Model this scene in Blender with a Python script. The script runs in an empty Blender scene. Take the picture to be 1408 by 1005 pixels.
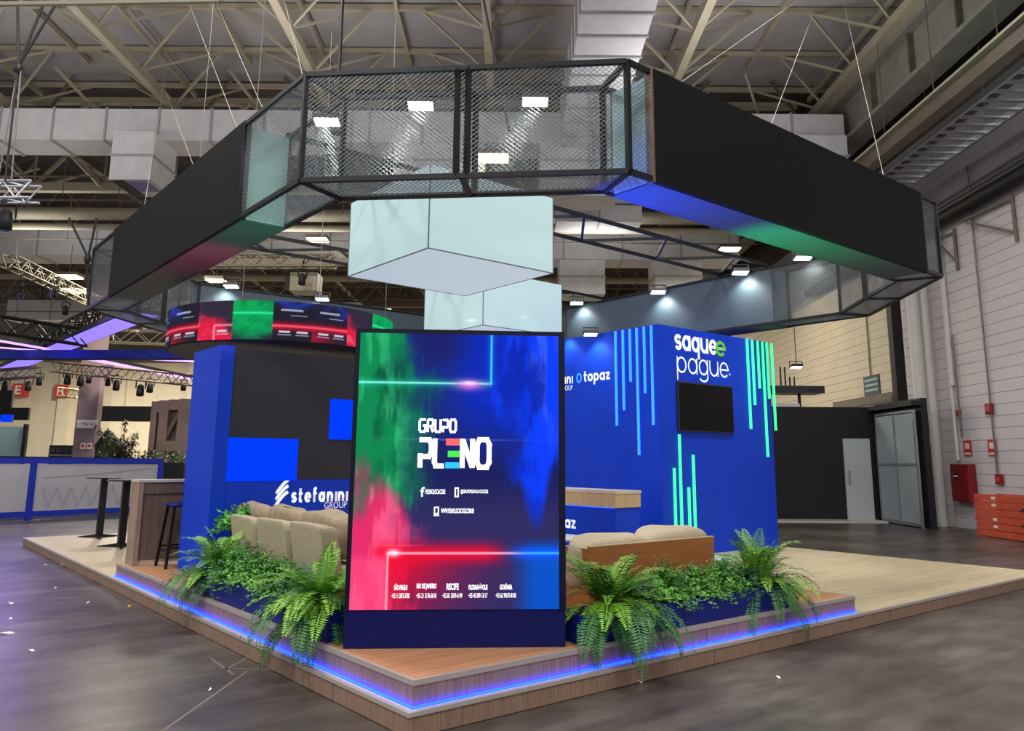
import bpy, bmesh, math, random
import numpy as np
from mathutils import Vector, Matrix
random.seed(7); np.random.seed(7)
SC = bpy.context.scene; COL = SC.collection
def lin(c): return tuple(((v/255)/12.92 if v/255 <= .04045 else ((v/255+.055)/1.055)**2.4) for v in c)
# ---------------- camera, world, lamps, exposure
FPX, YAW, PITCH, ROLL = 1106.456, math.radians(50.838), math.radians(10.585), math.radians(.44)
CAM = Vector((-2.737, -4.288, 1.599)); PY = 502.5-75.73
FWD = Vector((math.cos(YAW)*math.cos(PITCH), math.sin(YAW)*math.cos(PITCH), math.sin(PITCH)))
RT0 = Vector((math.sin(YAW), -math.cos(YAW), 0)); UP0 = RT0.cross(FWD)
RT = RT0*math.cos(ROLL)+UP0*math.sin(ROLL); UP = -RT0*math.sin(ROLL)+UP0*math.cos(ROLL)
cd = bpy.data.cameras.new('camera'); co = bpy.data.objects.new('camera', cd); COL.objects.link(co)
cd.sensor_fit = 'HORIZONTAL'; cd.sensor_width = 36; cd.lens = FPX/1408*36; cd.shift_y = -75.73/1408
cd.clip_start = .05; cd.clip_end = 300
M = Matrix((RT, UP, -FWD)).transposed().to_4x4(); M.translation = CAM; co.matrix_world = M
SC.camera = co
W = bpy.data.worlds.new('world'); SC.world = W; W.use_nodes = True
W.node_tree.nodes['Background'].inputs[0].default_value = (.80, .79, .80, 1)
W.node_tree.nodes['Background'].inputs[1].default_value = .5
SC.view_settings.view_transform = 'Standard'; SC.view_settings.look = 'None'
SC.view_settings.exposure = 0.0; SC.view_settings.gamma = 1; SC.view_settings.use_curve_mapping = False
F2 = Vector((math.cos(YAW), math.sin(YAW), 0)); R2 = Vector((math.sin(YAW), -math.cos(YAW), 0))
def H(v, u, z): p = CAM+F2*u+R2*v; return Vector((p.x, p.y, z))      # hall frame: v across, u along, z up
def lamp(kind, name, loc, energy, color=(1, 1, 1), target=None, size=.3, spot=90, blend=.5, sizey=None):
    l = bpy.data.lights.new(name, kind); l.energy = energy; l.color = color
    if kind == 'AREA':
        l.size = size
        if sizey: l.shape = 'RECTANGLE'; l.size_y = sizey
    else: l.shadow_soft_size = size
    if kind == 'SPOT': l.spot_size = math.radians(spot); l.spot_blend = blend
    o = bpy.data.objects.new(name, l); COL.objects.link(o); o.location = loc
    if target is not None:
        o.rotation_euler = (Vector(target)-Vector(loc)).to_track_quat('-Z', 'Y').to_euler()
    return o
ROOF_FILL = .2
# high-bay lamps of the hall
for v in (-16, -5.5, 5):
    for u in (-10, 0, 10):
        lamp('AREA', 'high_bay_light', H(v, u, 11.6), 720, (1, .98, .95), H(v, u, 0), 1.6)
for v, u, e in ((-14, 30, 1100), (-3, 31, 800), (7, 29, 330), (-14, 44, 1500), (-26, 50, 3400), (-13, 53, 2700), (0, 48, 900), (8.5, 42, 260)):  # the lamps nearest the back wall are added to brighten it
    lamp('AREA', 'far_hall_light', H(v, u, 9.2), e, (1, .92, .76), H(v, u, 0), 1.2)

# added unseen area lamps aimed up to brighten the roof
for v, u, e in ((-15, 8, 900), (-6, 8, 900), (4, 8, 900), (-14, 18, 900), (-5, 18, 900), (5, 18, 900), (-18, 29, 500), (-8, 29, 500), (3, 29, 500), (-16, 42, 400), (-2, 42, 400)):
    lamp('AREA', 'added_roof_fill', H(v, u, 9.0 if u > 12 else 10.2), e*ROOF_FILL, (1, .97, .92), H(v, u, 20), 3)

# ---------------- helpers
def ray(px, py): return FWD+RT*((px-704)/FPX)-UP*((py-PY)/FPX)
def at_u(px, py, u): d = ray(px, py); return CAM+d*(u/d.dot(F2))
def at_v(px, py, v): d = ray(px, py); return CAM+d*(v/d.dot(R2))
def at_z(px, py, z): d = ray(px, py); return CAM+d*((z-CAM.z)/d.z)
def at_x(px, py, x): d = ray(px, py); return CAM+d*((x-CAM.x)/d.x)
def at_y(px, py, y): d = ray(px, py); return CAM+d*((y-CAM.y)/d.y)

def wl(o):
    p = Vector((0, 0, 0))
    while o is not None: p += o.location; o = o.parent
    return p
def tag(o, label=None, cat=None, group=None, kind=None):
    if label: o['label'] = label
    if cat: o['category'] = cat
    if group: o['group'] = group
    if kind: o['kind'] = kind
    return o
def thing(name, loc, label, cat, group=None):
    o = bpy.data.objects.new(name, None); COL.objects.link(o); o.location = loc; o.empty_display_size = .1
    return tag(o, label, cat, group)
def setting(name, loc=(0, 0, 0)):
    o = bpy.data.objects.new(name, None); COL.objects.link(o); o.location = loc; o['kind'] = 'structure'; return o

class MB:
    def __init__(s): s.v = []; s.f = []; s.sm = []
    def add(s, vs, fs, smooth=False):
        n = len(s.v); s.v += [tuple(p) for p in vs]; s.f += [tuple(i+n for i in f) for f in fs]; s.sm += [smooth]*len(fs); return s
    def obox(s, o, a, b, c):
        o, a, b, c = Vector(o), Vector(a), Vector(b), Vector(c)
        if a.cross(b).dot(c) < 0: a, b = b, a
        return s.add([o, o+a, o+a+b, o+b, o+c, o+a+c, o+a+b+c, o+b+c],
                     [(0, 3, 2, 1), (4, 5, 6, 7), (0, 1, 5, 4), (1, 2, 6, 5), (2, 3, 7, 6), (3, 0, 4, 7)])
    def box(s, x0, y0, z0, x1, y1, z1): return s.obox((x0, y0, z0), (x1-x0, 0, 0), (0, y1-y0, 0), (0, 0, z1-z0))
    def hbox(s, v0, v1, u0, u1, z0, z1): return s.obox(H(v0, u0, z0), R2*(v1-v0), F2*(u1-u0), (0, 0, z1-z0))
    def tube(s, p, q, r, n=6, r2=None, caps=True):
        p, q = Vector(p), Vector(q); d = (q-p).normalized(); r2 = r if r2 is None else r2
        a = d.cross(Vector((0, 0, 1)) if abs(d.z) < .9 else Vector((1, 0, 0))).normalized(); b = d.cross(a)
        vs = []
        for c, rr in ((p, r), (q, r2)):
            for i in range(n):
                t = 2*math.pi*(i+.5)/n; vs.append(c+a*math.cos(t)*rr+b*math.sin(t)*rr)
        s.add(vs, [(i, i+n, (i+1) % n+n, (i+1) % n) for i in range(n)], n > 4)
        if caps and n > 3: s.add(vs, [tuple(range(n)), tuple(range(2*n-1, n-1, -1))])
        return s
    def bar(s, p, q, w, h=None, up=(0, 0, 1)):
        p, q = Vector(p), Vector(q); h = h or w; d = (q-p).normalized(); up = Vector(up)
        if abs(d.dot(up)) > .95: up = Vector((1, 0, 0))
        a = d.cross(up).normalized(); b = a.cross(d)
        return s.obox(p-a*w/2-b*h/2, a*w, b*h, q-p)
    def path(s, pts, r, n=6):
        for p, q in zip(pts[:-1], pts[1:]): s.tube(p, q, r, n)
        return s
    def lathe(s, c, prof, n=24, smooth=True):
        c = Vector(c); vs = []
        for r, z in prof:
            for i in range(n):
                t = 2*math.pi*i/n; vs.append(c+Vector((r*math.cos(t), r*math.sin(t), z)))
        m = len(prof)
        s.add(vs, [(j*n+i, j*n+(i+1) % n, (j+1)*n+(i+1) % n, (j+1)*n+i) for j in range(m-1) for i in range(n)], smooth)
        s.add(vs, [tuple(range(n-1, -1, -1)), tuple((m-1)*n+i for i in range(n))]); return s
    def prism(s, pts, ext):
        pts = [Vector(p) for p in pts]; ext = Vector(ext); n = len(pts)
        nr = (pts[1]-pts[0]).cross(pts[2]-pts[0])
        if nr.dot(ext) < 0: pts = pts[::-1]
        return s.add(pts+[p+ext for p in pts], [tuple(range(n-1, -1, -1)), tuple(range(n, 2*n))]+[(i, (i+1) % n, (i+1) % n+n, i+n) for i in range(n)])
    def pillow(s, c, ax, ay, az, e=.35, n=10, puff=.0, seed=0):
        """rounded cushion: superellipsoid with half axes ax, ay, az"""
        c, ax, ay, az = Vector(c), Vector(ax), Vector(ay), Vector(az); rn = random.Random(seed)
        f = lambda t, e: math.copysign(abs(t)**e, t)
        vs = []; nu = 2*n
        ph = [rn.uniform(0, 6) for _ in range(4)]
        for j in range(n+1):
            la = -math.pi/2+math.pi*j/n
            for i in range(nu):
                lo = 2*math.pi*i/nu
                x = f(math.cos(la), e)*f(math.cos(lo), e); y = f(math.cos(la), e)*f(math.sin(lo), e); z = f(math.sin(la), e)
                w = 1+puff*(math.sin(3*x+ph[0])*math.cos(2.3*y+ph[1])+.5*math.sin(5*y+ph[2]+2*z))
                vs.append(c+ax*x*(1+.3*puff*math.sin(4*z+ph[3]))+ay*y*w+az*z*w)
        return s.add(vs, [(j*nu+i, j*nu+(i+1) % nu, (j+1)*nu+(i+1) % nu, (j+1)*nu+i) for j in range(n) for i in range(nu)], True)
    def mesh(s, name, mat, off=(0, 0, 0)):
        me = bpy.data.meshes.new(name); off = Vector(off)
        me.from_pydata([(v[0]-off.x, v[1]-off.y, v[2]-off.z) for v in s.v], [], s.f)
        me.polygons.foreach_set('use_smooth', s.sm); me.materials.append(mat); me.validate(); me.update(); return me
    def build(s, name, mat, parent=None, bevel=0, kind=None, label=None, cat=None, group=None):
        if parent is not None: off = wl(parent)
        else:
            a = np.array(s.v); off = Vector(((a[:, 0].min()+a[:, 0].max())/2, (a[:, 1].min()+a[:, 1].max())/2, a[:, 2].min()))
        o = bpy.data.objects.new(name, s.mesh(name, mat, off)); COL.objects.link(o)
        if parent is not None: o.parent = parent
        else: o.location = off
        if bevel:
            m = o.modifiers.new('soft_edge', 'BEVEL'); m.width = bevel; m.segments = 2; m.limit_method = 'ANGLE'
        return tag(o, label, cat, group, kind)
def dup(root, loc, rotz=None, label=None):
    r = root.copy(); COL.objects.link(r); r.location = loc
    if rotz is not None: r.rotation_euler = (0, 0, rotz)
    if label: r['label'] = label
    for ch in list(root.children):
        c = ch.copy(); COL.objects.link(c); c.parent = r
        for g in ch.children:
            d = g.copy(); COL.objects.link(d); d.parent = c
    return r

# ---------------- materials
def mat(name, col, rough=.5, metal=0, emit=None, es=1, var=0, scale=4, bump=0, stretch=(1, 1, 1), spec=.5, alpha=None, trans=0, coat=0, col2=None):
    m = bpy.data.materials.new(name); m.use_nodes = True; nt = m.node_tree; b = nt.nodes['Principled BSDF']
    c = lin(col); b.inputs['Base Color'].default_value = (*c, 1); b.inputs['Roughness'].default_value = rough
    b.inputs['Metallic'].default_value = metal; b.inputs['Specular IOR Level'].default_value = spec
    b.inputs['Transmission Weight'].default_value = trans; b.inputs['Coat Weight'].default_value = coat
    if alpha is not None: b.inputs['Alpha'].default_value = alpha
    if emit: b.inputs['Emission Color'].default_value = (*lin(emit), 1); b.inputs['Emission Strength'].default_value = es
    if var or bump:
        tc = nt.nodes.new('ShaderNodeTexCoord'); mp = nt.nodes.new('ShaderNodeMapping'); nz = nt.nodes.new('ShaderNodeTexNoise')
        mp.inputs['Scale'].default_value = stretch; nz.inputs['Scale'].default_value = scale; nz.inputs['Detail'].default_value = 6
        nt.links.new(tc.outputs['Object'], mp.inputs['Vector']); nt.links.new(mp.outputs[0], nz.inputs['Vector'])
        if var:
            r = nt.nodes.new('ShaderNodeValToRGB'); c2 = lin(col2) if col2 else tuple(v*(1-var) for v in c)
            r.color_ramp.elements[0].position = .35; r.color_ramp.elements[1].position = .65
            r.color_ramp.elements[0].color = (*c2, 1); r.color_ramp.elements[1].color = (*[min(1, v*(1+var*.4)) for v in c], 1)
            nt.links.new(nz.outputs['Fac'], r.inputs[0]); nt.links.new(r.outputs[0], b.inputs['Base Color'])
        if bump:
            bp = nt.nodes.new('ShaderNodeBump'); bp.inputs['Strength'].default_value = bump; bp.inputs['Distance'].default_value = .01
            nt.links.new(nz.outputs['Fac'], bp.inputs['Height']); nt.links.new(bp.outputs[0], b.inputs['Normal'])
    return m
def concrete():
    m = mat('polished_concrete', (96, 90, 86), .3); nt = m.node_tree; b = nt.nodes['Principled BSDF']; L = nt.links.new
    tc = nt.nodes.new('ShaderNodeTexCoord')
    def noise(sc, det=8, st=(1, 1, 1), rot=0):
        mp = nt.nodes.new('ShaderNodeMapping'); mp.inputs['Scale'].default_value = st; mp.inputs['Rotation'].default_value = (0, 0, rot)
        n = nt.nodes.new('ShaderNodeTexNoise'); n.inputs['Scale'].default_value = sc; n.inputs['Detail'].default_value = det; n.inputs['Roughness'].default_value = .65
        L(tc.outputs['Object'], mp.inputs[0]); L(mp.outputs[0], n.inputs['Vector']); return n.outputs['Fac']
    r = nt.nodes.new('ShaderNodeValToRGB'); e = r.color_ramp.elements
    e[0].position = .3; e[0].color = (*lin((58, 51, 48)), 1); e[1].position = .72; e[1].color = (*lin((116, 108, 102)), 1)
    x = e.new(.5); x.color = (*lin((86, 79, 74)), 1)
    L(noise(.55, 10, (1, 1, 1)), r.inputs[0])
    r2 = nt.nodes.new('ShaderNodeValToRGB'); e = r2.color_ramp.elements
    e[0].position = .38; e[0].color = (.52, .5, .5, 1); e[1].position = .66; e[1].color = (1.12, 1.12, 1.1, 1)
    L(noise(2.2, 10, (.35, 1.6, 1), .9), r2.inputs[0])
    mx = nt.nodes.new('ShaderNodeMix'); mx.data_type = 'RGBA'; mx.blend_type = 'MULTIPLY'; mx.inputs[0].default_value = .95
    L(r.outputs[0], mx.inputs[6]); L(r2.outputs[0], mx.inputs[7]); L(mx.outputs[2], b.inputs['Base Color'])
    mr = nt.nodes.new('ShaderNodeMapRange'); mr.inputs[3].default_value = .2; mr.inputs[4].default_value = .5
    L(noise(1.3, 6), mr.inputs[0]); L(mr.outputs[0], b.inputs['Roughness'])
    bp = nt.nodes.new('ShaderNodeBump'); bp.inputs['Strength'].default_value = .06; bp.inputs['Distance'].default_value = .01
    L(noise(18, 4), bp.inputs['Height']); L(bp.outputs[0], b.inputs['Normal']); return m
def vcol_emit(name, es=1.0):
    m = bpy.data.materials.new(name); m.use_nodes = True; nt = m.node_tree; b = nt.nodes['Principled BSDF']
    a = nt.nodes.new('ShaderNodeVertexColor'); a.layer_name = 'pixels'
    b.inputs['Base Color'].default_value = (.002, .002, .002, 1); b.inputs['Roughness'].default_value = .8; b.inputs['Specular IOR Level'].default_value = .02
    nt.links.new(a.outputs[0], b.inputs['Emission Color']); b.inputs['Emission Strength'].default_value = es; return m
K = {}
K['floor'] = concrete()
K['oak'] = mat('pale_oak_laminate', (206, 189, 152), .42, var=.2, scale=3, stretch=(.6, 12, 6))
K['oak_riser'] = mat('brown_oak_riser', (150, 122, 104), .5, var=.28, scale=5, stretch=(14, 14, .7))
K['oak_top'] = mat('raised_oak_laminate', (192, 140, 100), .4, var=.22, scale=3, stretch=(.6, 10, 6))
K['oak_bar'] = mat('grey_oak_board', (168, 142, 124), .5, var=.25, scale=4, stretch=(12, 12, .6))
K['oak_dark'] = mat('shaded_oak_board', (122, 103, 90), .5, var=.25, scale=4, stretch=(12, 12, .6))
K['oak_pale'] = mat('light_oak_veneer', (205, 182, 140), .5, var=.2, scale=4, stretch=(14, 14, .8))
K['pale_top'] = mat('pale_counter_top', (214, 206, 194), .4, var=.08)
K['brownwood'] = mat('sofa_back_veneer', (166, 104, 52), .45, var=.16, scale=4, stretch=(.7, 8, 8))
K['trim'] = mat('aluminium_trim', (188, 178, 168), .4, metal=.3)
K['ledblue'] = mat('blue_led_strip', (10, 30, 255), .5, emit=(6, 32, 255), es=24)
K['ledcore'] = mat('cyan_led_core', (60, 120, 255), .5, emit=(28, 92, 255), es=1.6)
K['navy'] = mat('navy_laminate', (10, 16, 84), .5, spec=.2)
K['bezel'] = mat('black_navy_bezel', (10, 11, 40), .4, spec=.3)
K['planter'] = mat('planter_blue', (18, 34, 124), .5, spec=.25)
K['blue'] = mat('royal_blue_board', (16, 66, 214), .55, var=.06, scale=2, spec=.2)
K['blue_lit'] = mat('bright_blue_panel', (0, 20, 90), .6, emit=(0, 60, 255), es=.95, spec=.03)
K['wallblack'] = mat('charcoal_screen', (44, 47, 58), .7, var=.06, scale=6)
K['ledblack'] = mat('unlit_led_face', (14, 14, 15), .75, var=.1, scale=40, spec=.2)
K['panelgrey'] = mat('dark_grey_cladding', (70, 82, 92), .6)
K['panelpale'] = mat('pale_cyan_face', (150, 186, 186), .6)
K['blackmetal'] = mat('black_steel', (20, 20, 23), .45, metal=.3)
K['meshwire'] = mat('chain_link_wire', (120, 126, 130), .35, metal=.5)
K['woodedge'] = mat('raw_wood_edge', (120, 96, 74), .6, var=.2, scale=5, stretch=(8, 8, .6))
K['cube'] = mat('glowing_white_acrylic', (150, 168, 170), .12, emit=(188, 219, 223), es=.6, coat=.3)  # faces glow in place of the light falling on the cubes
K['cubebase'] = mat('glowing_white_acrylic_base', (170, 176, 186), .6, emit=(192, 214, 228), es=.7, spec=.1)  # underside brightness also put in as emission, bluer than the sides
K['cubeseam'] = mat('grey_seam', (110, 122, 124), .5)
K['lampglass'] = mat('flood_lens', (255, 255, 255), .3, emit=(235, 255, 245), es=9)
K['warmglass'] = mat('warm_lens', (255, 245, 215), .3, emit=(255, 236, 180), es=6)
K['lampbody'] = mat('flood_housing', (60, 62, 64), .5, metal=.4)
K['green'] = mat('green_neon', (60, 255, 140), .4, emit=(60, 240, 140), es=1.7)
K['neonblue'] = mat('blue_neon', (40, 120, 255), .4, emit=(50, 130, 255), es=1.7)
K['white'] = mat('white_lettering', (240, 244, 250), .5, emit=(230, 238, 250), es=.35)
K['screenwhite'] = mat('screen_white', (255, 255, 255), .5, emit=(240, 240, 255), es=.95)
K['sred'] = mat('screen_red', (255, 80, 80), .5, emit=(255, 85, 85), es=1)
K['sgreen'] = mat('screen_green', (50, 190, 60), .5, emit=(55, 190, 60), es=1)
K['sblue'] = mat('screen_cyan', (20, 160, 220), .5, emit=(20, 160, 225), es=1)
K['lime'] = mat('lime_lettering', (140, 206, 92), .5, emit=(140, 206, 92), es=.35)
K['cushion'] = mat('beige_upholstery', (182, 168, 142), .85, var=.1, scale=30, bump=.2)
K['pillow'] = mat('taupe_pillow', (172, 155, 128), .85, var=.14, scale=12, bump=.25)
K['cushion_under'] = mat('brown_pillow_side', (140, 112, 86), .85, var=.14, scale=12, bump=.2)
K['piping'] = mat('dark_piping', (84, 68, 52), .8)
K['fern'] = mat('fern_green', (136, 190, 58), .5, var=.4, scale=3, col2=(70, 130, 40))
K['fern_light'] = mat('fern_light_green', (150, 196, 76), .5, var=.3, scale=3, col2=(92, 154, 50))
K['fern_dark'] = mat('fern_dark_green', (66, 120, 56), .5, var=.4, scale=3, col2=(30, 74, 42))
K['bush'] = mat('asparagus_green', (112, 176, 66), .55, var=.45, scale=5, col2=(46, 104, 44))
K['bright'] = mat('bright_leaf', (110, 196, 66), .5, var=.35, scale=6, col2=(40, 120, 40))
K['soil'] = mat('dark_soil', (34, 28, 24), .9)
K['whitetable'] = mat('white_table', (232, 236, 238), .35)
K['duct'] = mat('duct_white_foil', (226, 226, 230), .45, var=.07, scale=3, bump=.15)
K['ductshade'] = mat('duct_flange', (172, 172, 174), .45)
K['steel'] = mat('beige_painted_steel', (176, 168, 146), .55, var=.08, scale=2)
K['girdergrey'] = mat('grey_girder_paint', (142, 139, 132), .6, var=.12, scale=2)
K['steeldark'] = mat('weathered_steel', (112, 101, 88), .6, var=.15, scale=2)
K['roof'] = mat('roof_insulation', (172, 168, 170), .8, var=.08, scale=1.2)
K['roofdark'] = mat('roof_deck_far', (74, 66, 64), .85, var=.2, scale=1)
K['wallpaint'] = mat('white_painted_block', (208, 202, 204), .7, var=.05, scale=1.5)
K['wallgrey'] = mat('grey_upper_wall', (140, 136, 146), .75, var=.08, scale=1)
K['wallbeige'] = mat('beige_block_wall', (212, 200, 176), .7, var=.05, scale=1.5)
K['mortar'] = mat('mortar_grey', (160, 156, 156), .8)
K['tentdark'] = mat('dark_tent_canvas', (34, 34, 30), .8)
K['treeleaf'] = mat('olive_tree_leaf', (70, 80, 44), .6, var=.4, scale=4)
K['pipewhite'] = mat('white_pipe', (206, 202, 198), .45)
K['conduit'] = mat('grey_conduit', (120, 116, 118), .4, metal=.5)
K['firered'] = mat('fire_red', (126, 18, 26), .4)
K['orange'] = mat('orange_red_steel', (206, 74, 42), .5, var=.12, scale=3)
K['blackdrape'] = mat('black_booth_board', (17, 18, 26), .6)
K['frost'] = mat('frosted_glass', (196, 204, 202), .3, alpha=.9)
K['glass'] = mat('clear_grey_glass', (182, 194, 198), .15, alpha=.7)
K['alu'] = mat('brushed_aluminium', (160, 166, 172), .35, metal=.7)
K['purple'] = mat('violet_led_panel', (140, 120, 255), .5, emit=(140, 118, 250), es=1.3)
K['pink'] = mat('lilac_led_line', (215, 170, 255), .5, emit=(215, 170, 255), es=1.5)
K['board'] = mat('grey_white_board', (188, 186, 194), .6, var=.05, scale=2)
K['boardmark'] = mat('faint_grey_mark', (172, 170, 179), .7)
K['fasciablue'] = mat('blue_fascia', (22, 48, 178), .5)
K['violetcol'] = mat('mauve_column', (138, 118, 120), .7, var=.12, scale=2)
K['sign_red'] = mat('sign_red', (196, 62, 52), .5)
K['sign_white'] = mat('sign_white', (236, 226, 214), .5)
K['black'] = mat('matt_black', (12, 12, 14), .6)
K['silver'] = mat('silver_truss', (190, 192, 200), .35, metal=.6)
K['gold'] = mat('warm_truss', (150, 140, 116), .5, metal=.3)
K['paper'] = mat('paper_white', (222, 216, 210), .8)
K['tan'] = mat('tan_scrap', (190, 130, 60), .8)
K['cable'] = mat('steel_cable', (150, 148, 138), .5)
K['vent'] = mat('violet_lit_grille', (130, 122, 200), .5)  # violet light on the grille put into its colour
K['jointline'] = mat('joint_filler', (112, 104, 97), .6)

# ---------------- lettering
def glyphs(s, bold=0, ext=.0):
    c = bpy.data.curves.new('lettering', 'FONT'); c.body = s; c.size = 1; c.offset = bold; c.resolution_u = 4
    o = bpy.data.objects.new('lettering', c); COL.objects.link(o)
    me = bpy.data.meshes.new_from_object(o); bpy.data.objects.remove(o); return me
def letter(s, org, xd, yd, w, h, m, parent, name='lettering', bold=0, label=None, lift=.004, x_only=False):
    """writing fitted into a w x h rectangle that starts at org (world), flat on the surface"""
    me = glyphs(s, bold); a = np.array([v.co[:] for v in me.vertices]); lo = a.min(0); hi = a.max(0)
    sx = w/(hi[0]-lo[0]); sy = h/(hi[1]-lo[1])
    org = Vector(org); xd = Vector(xd).normalized(); yd = Vector(yd).normalized(); n = xd.cross(yd)
    off = wl(parent)
    for v in me.vertices:
        p = org+xd*((v.co.x-lo[0])*sx)+yd*((v.co.y-lo[1])*sy)+n*lift; v.co = p-off
    me.materials.clear(); me.materials.append(m)
    o = bpy.data.objects.new(name, me); COL.objects.link(o); o.parent = parent
    return tag(o, label)
def strokes(lines, t, org, xd, yd, m, parent, name='lettering', lift=.004, label=None):
    """thick polyline letters drawn in local x,y"""
    b = MB(); org = Vector(org); xd = Vector(xd).normalized(); yd = Vector(yd).normalized(); n = xd.cross(yd)
    P = lambda x, y: org+xd*x+yd*y+n*lift
    for ln in lines:
        for i in range(len(ln)-1):
            (x0, y0), (x1, y1) = ln[i], ln[i+1]; d = math.hypot(x1-x0, y1-y0) or 1
            ux, uy = (x1-x0)/d*t/2, (y1-y0)/d*t/2
            e0 = .0 if i == 0 else .8; e1 = 0 if i == len(ln)-2 else .8
            b.add([P(x0-ux*e0-uy, y0-uy*e0+ux), P(x0-ux*e0+uy, y0-uy*e0-ux), P(x1+ux*e1+uy, y1+uy*e1-ux), P(x1+ux*e1-uy, y1+uy*e1+ux)], [(0, 1, 2, 3)])
    return b.build(name, m, parent, label=label)
def _arc(cx, cy, rx, ry, a0, a1, n=14): return [(cx+rx*math.cos(math.radians(a0+(a1-a0)*i/n)), cy+ry*math.sin(math.radians(a0+(a1-a0)*i/n))) for i in range(n+1)]
def roundtext(s, org, xd, yd, w, xh, t, m, parent, name='lettering', gap=.16, label=None, lift=.004):
    """rounded sans lettering from strokes of width t, w wide with x-height xh; one part for each letter"""
    wid = dict(s=.8, t=.62, f=.6, i=.2, z=.82, E=.9)
    tot = sum(wid.get(c, 1) for c in s)+gap*(len(s)-1); sx = (w-0)/tot; x = 0; h = t/2
    for c in s:
        W_ = wid.get(c, 1)*sx; l, r, b, tp = x+h, x+W_-h, h, xh-h; cx, cy, rx, ry = (l+r)/2, xh/2, (r-l)/2, xh/2-h
        O_ = _arc(cx, cy, rx, ry, 0, 360, 22)
        L = {'o': [O_], 'a': [O_, [(r, xh), (r, 0)]], 'p': [O_, [(l, xh), (l, -xh*.45)]], 'q': [O_, [(r, xh), (r, -xh*.45)]],
             'g': [O_, [(r, xh), (r, -xh*.1)]+_arc(cx, -xh*.1, rx, xh*.33-h, 0, -155)], 'u': [[(l, xh), (l, cy)]+_arc(cx, cy, rx, ry, 180, 360), [(r, xh), (r, 0)]],
             'e': [[(l, cy), (r, cy)]+_arc(cx, cy, rx, ry, 0, 318, 20)], 'n': [[(l, 0), (l, xh)], [(l, cy)]+_arc(cx, cy, rx, ry, 180, 0)+[(r, 0)]], 'i': [[(l, 0), (l, xh)]],
             's': [_arc(cx, xh*.735-h*.4, rx, xh*.265-h*.6, 25, 270)+_arc(cx, xh*.265+h*.4, rx, xh*.265-h*.6, 90, -155)],
             't': [[(x+W_*.38, xh*1.38), (x+W_*.38, xh*.3)]+_arc(x+W_*.38+W_*.27, xh*.3, W_*.27, xh*.3-h, 180, 285, 8), [(x, tp), (x+W_, tp)]],
             'f': [_arc(x+W_*.66, xh*1.18, W_*.3, xh*.3-h, 75, 180, 8)+[(x+W_*.36, 0)], [(x, tp), (x+W_, tp)]], 'z': [[(x, tp), (x+W_-h*.6, tp)], [(x+W_-h, tp), (x+h, b)], [(x+h*.6, b), (x+W_, b)]]}[c]
        strokes(L, t, org, xd, yd, m, parent, name=name, lift=lift, label=label); x += W_+gap*sx
def vnoise(shape, sx, sy, oct=5, seed=0):
    r = np.random.RandomState(seed); out = np.zeros(shape); amp = 1; tot = 0
    yy, xx = np.mgrid[0:shape[0], 0:shape[1]]
    for k in range(oct):
        gx = max(2, int(sx*2**k)); gy = max(2, int(sy*2**k)); g = r.rand(gy+2, gx+2)
        fx = xx/(shape[1])*gx; fy = yy/(shape[0])*gy; ix = fx.astype(int); iy = fy.astype(int); tx = fx-ix; ty = fy-iy
        tx = tx*tx*(3-2*tx); ty = ty*ty*(3-2*ty)
        out += amp*((g[iy, ix]*(1-tx)+g[iy, ix+1]*tx)*(1-ty)+(g[iy+1, ix]*(1-tx)+g[iy+1, ix+1]*tx)*ty); tot += amp; amp *= .55
    out /= tot; return np.clip((out-out.mean())/out.std()*.2+.5, 0, 1)
def screen_mesh(name, P, rgb, m, parent, label=None):
    """grid whose cells carry colours; P(s,t) -> world point, rgb[j,i] linear"""
    h, w = rgb.shape[:2]; off = wl(parent)
    vs = [P(i/(w-1), j/(h-1))-off for j in range(h) for i in range(w)]
    fs = [(j*w+i, j*w+i+1, (j+1)*w+i+1, (j+1)*w+i) for j in range(h-1) for i in range(w-1)]
    me = bpy.data.meshes.new(name); me.from_pydata([tuple(v) for v in vs], [], fs)
    ca = me.color_attributes.new('pixels', 'FLOAT_COLOR', 'POINT')
    buf = np.ones((h*w, 4), dtype=np.float32); buf[:, :3] = rgb.reshape(-1, 3); ca.data.foreach_set('color', buf.ravel())
    me.materials.append(m); o = bpy.data.objects.new(name, me); COL.objects.link(o); o.parent = parent; return tag(o, label)
def srgb2lin(a): a = np.clip(a, 0, 255)/255; return np.where(a <= .04045, a/12.92, ((a+.055)/1.055)**2.4)
# ================= SETTING: floor, walls, roof
VW, UB = 11.5, 60
fl = setting('floor')
MB().hbox(-42, VW+.3, -14, UB+1, -.2, 0).build('slab', K['floor'], fl)
for a, b, w in (((340, 923), (224, 1005), .0201), ((290, 905), (322, 928), .018), ((310, 921), (345, 902), .022), ((300, 919), (390, 921), .015)):
    p, q = at_z(*a, 0), at_z(*b, 0); d = (q-p).normalized(); n = Vector((-d.y, d.x, 0))*w/2
    if w == .0201: q = q+d*8
    MB().obox(p-n, q-p, n*2, (0, 0, .0015)).build('joint', K['jointline'], fl)
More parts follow.
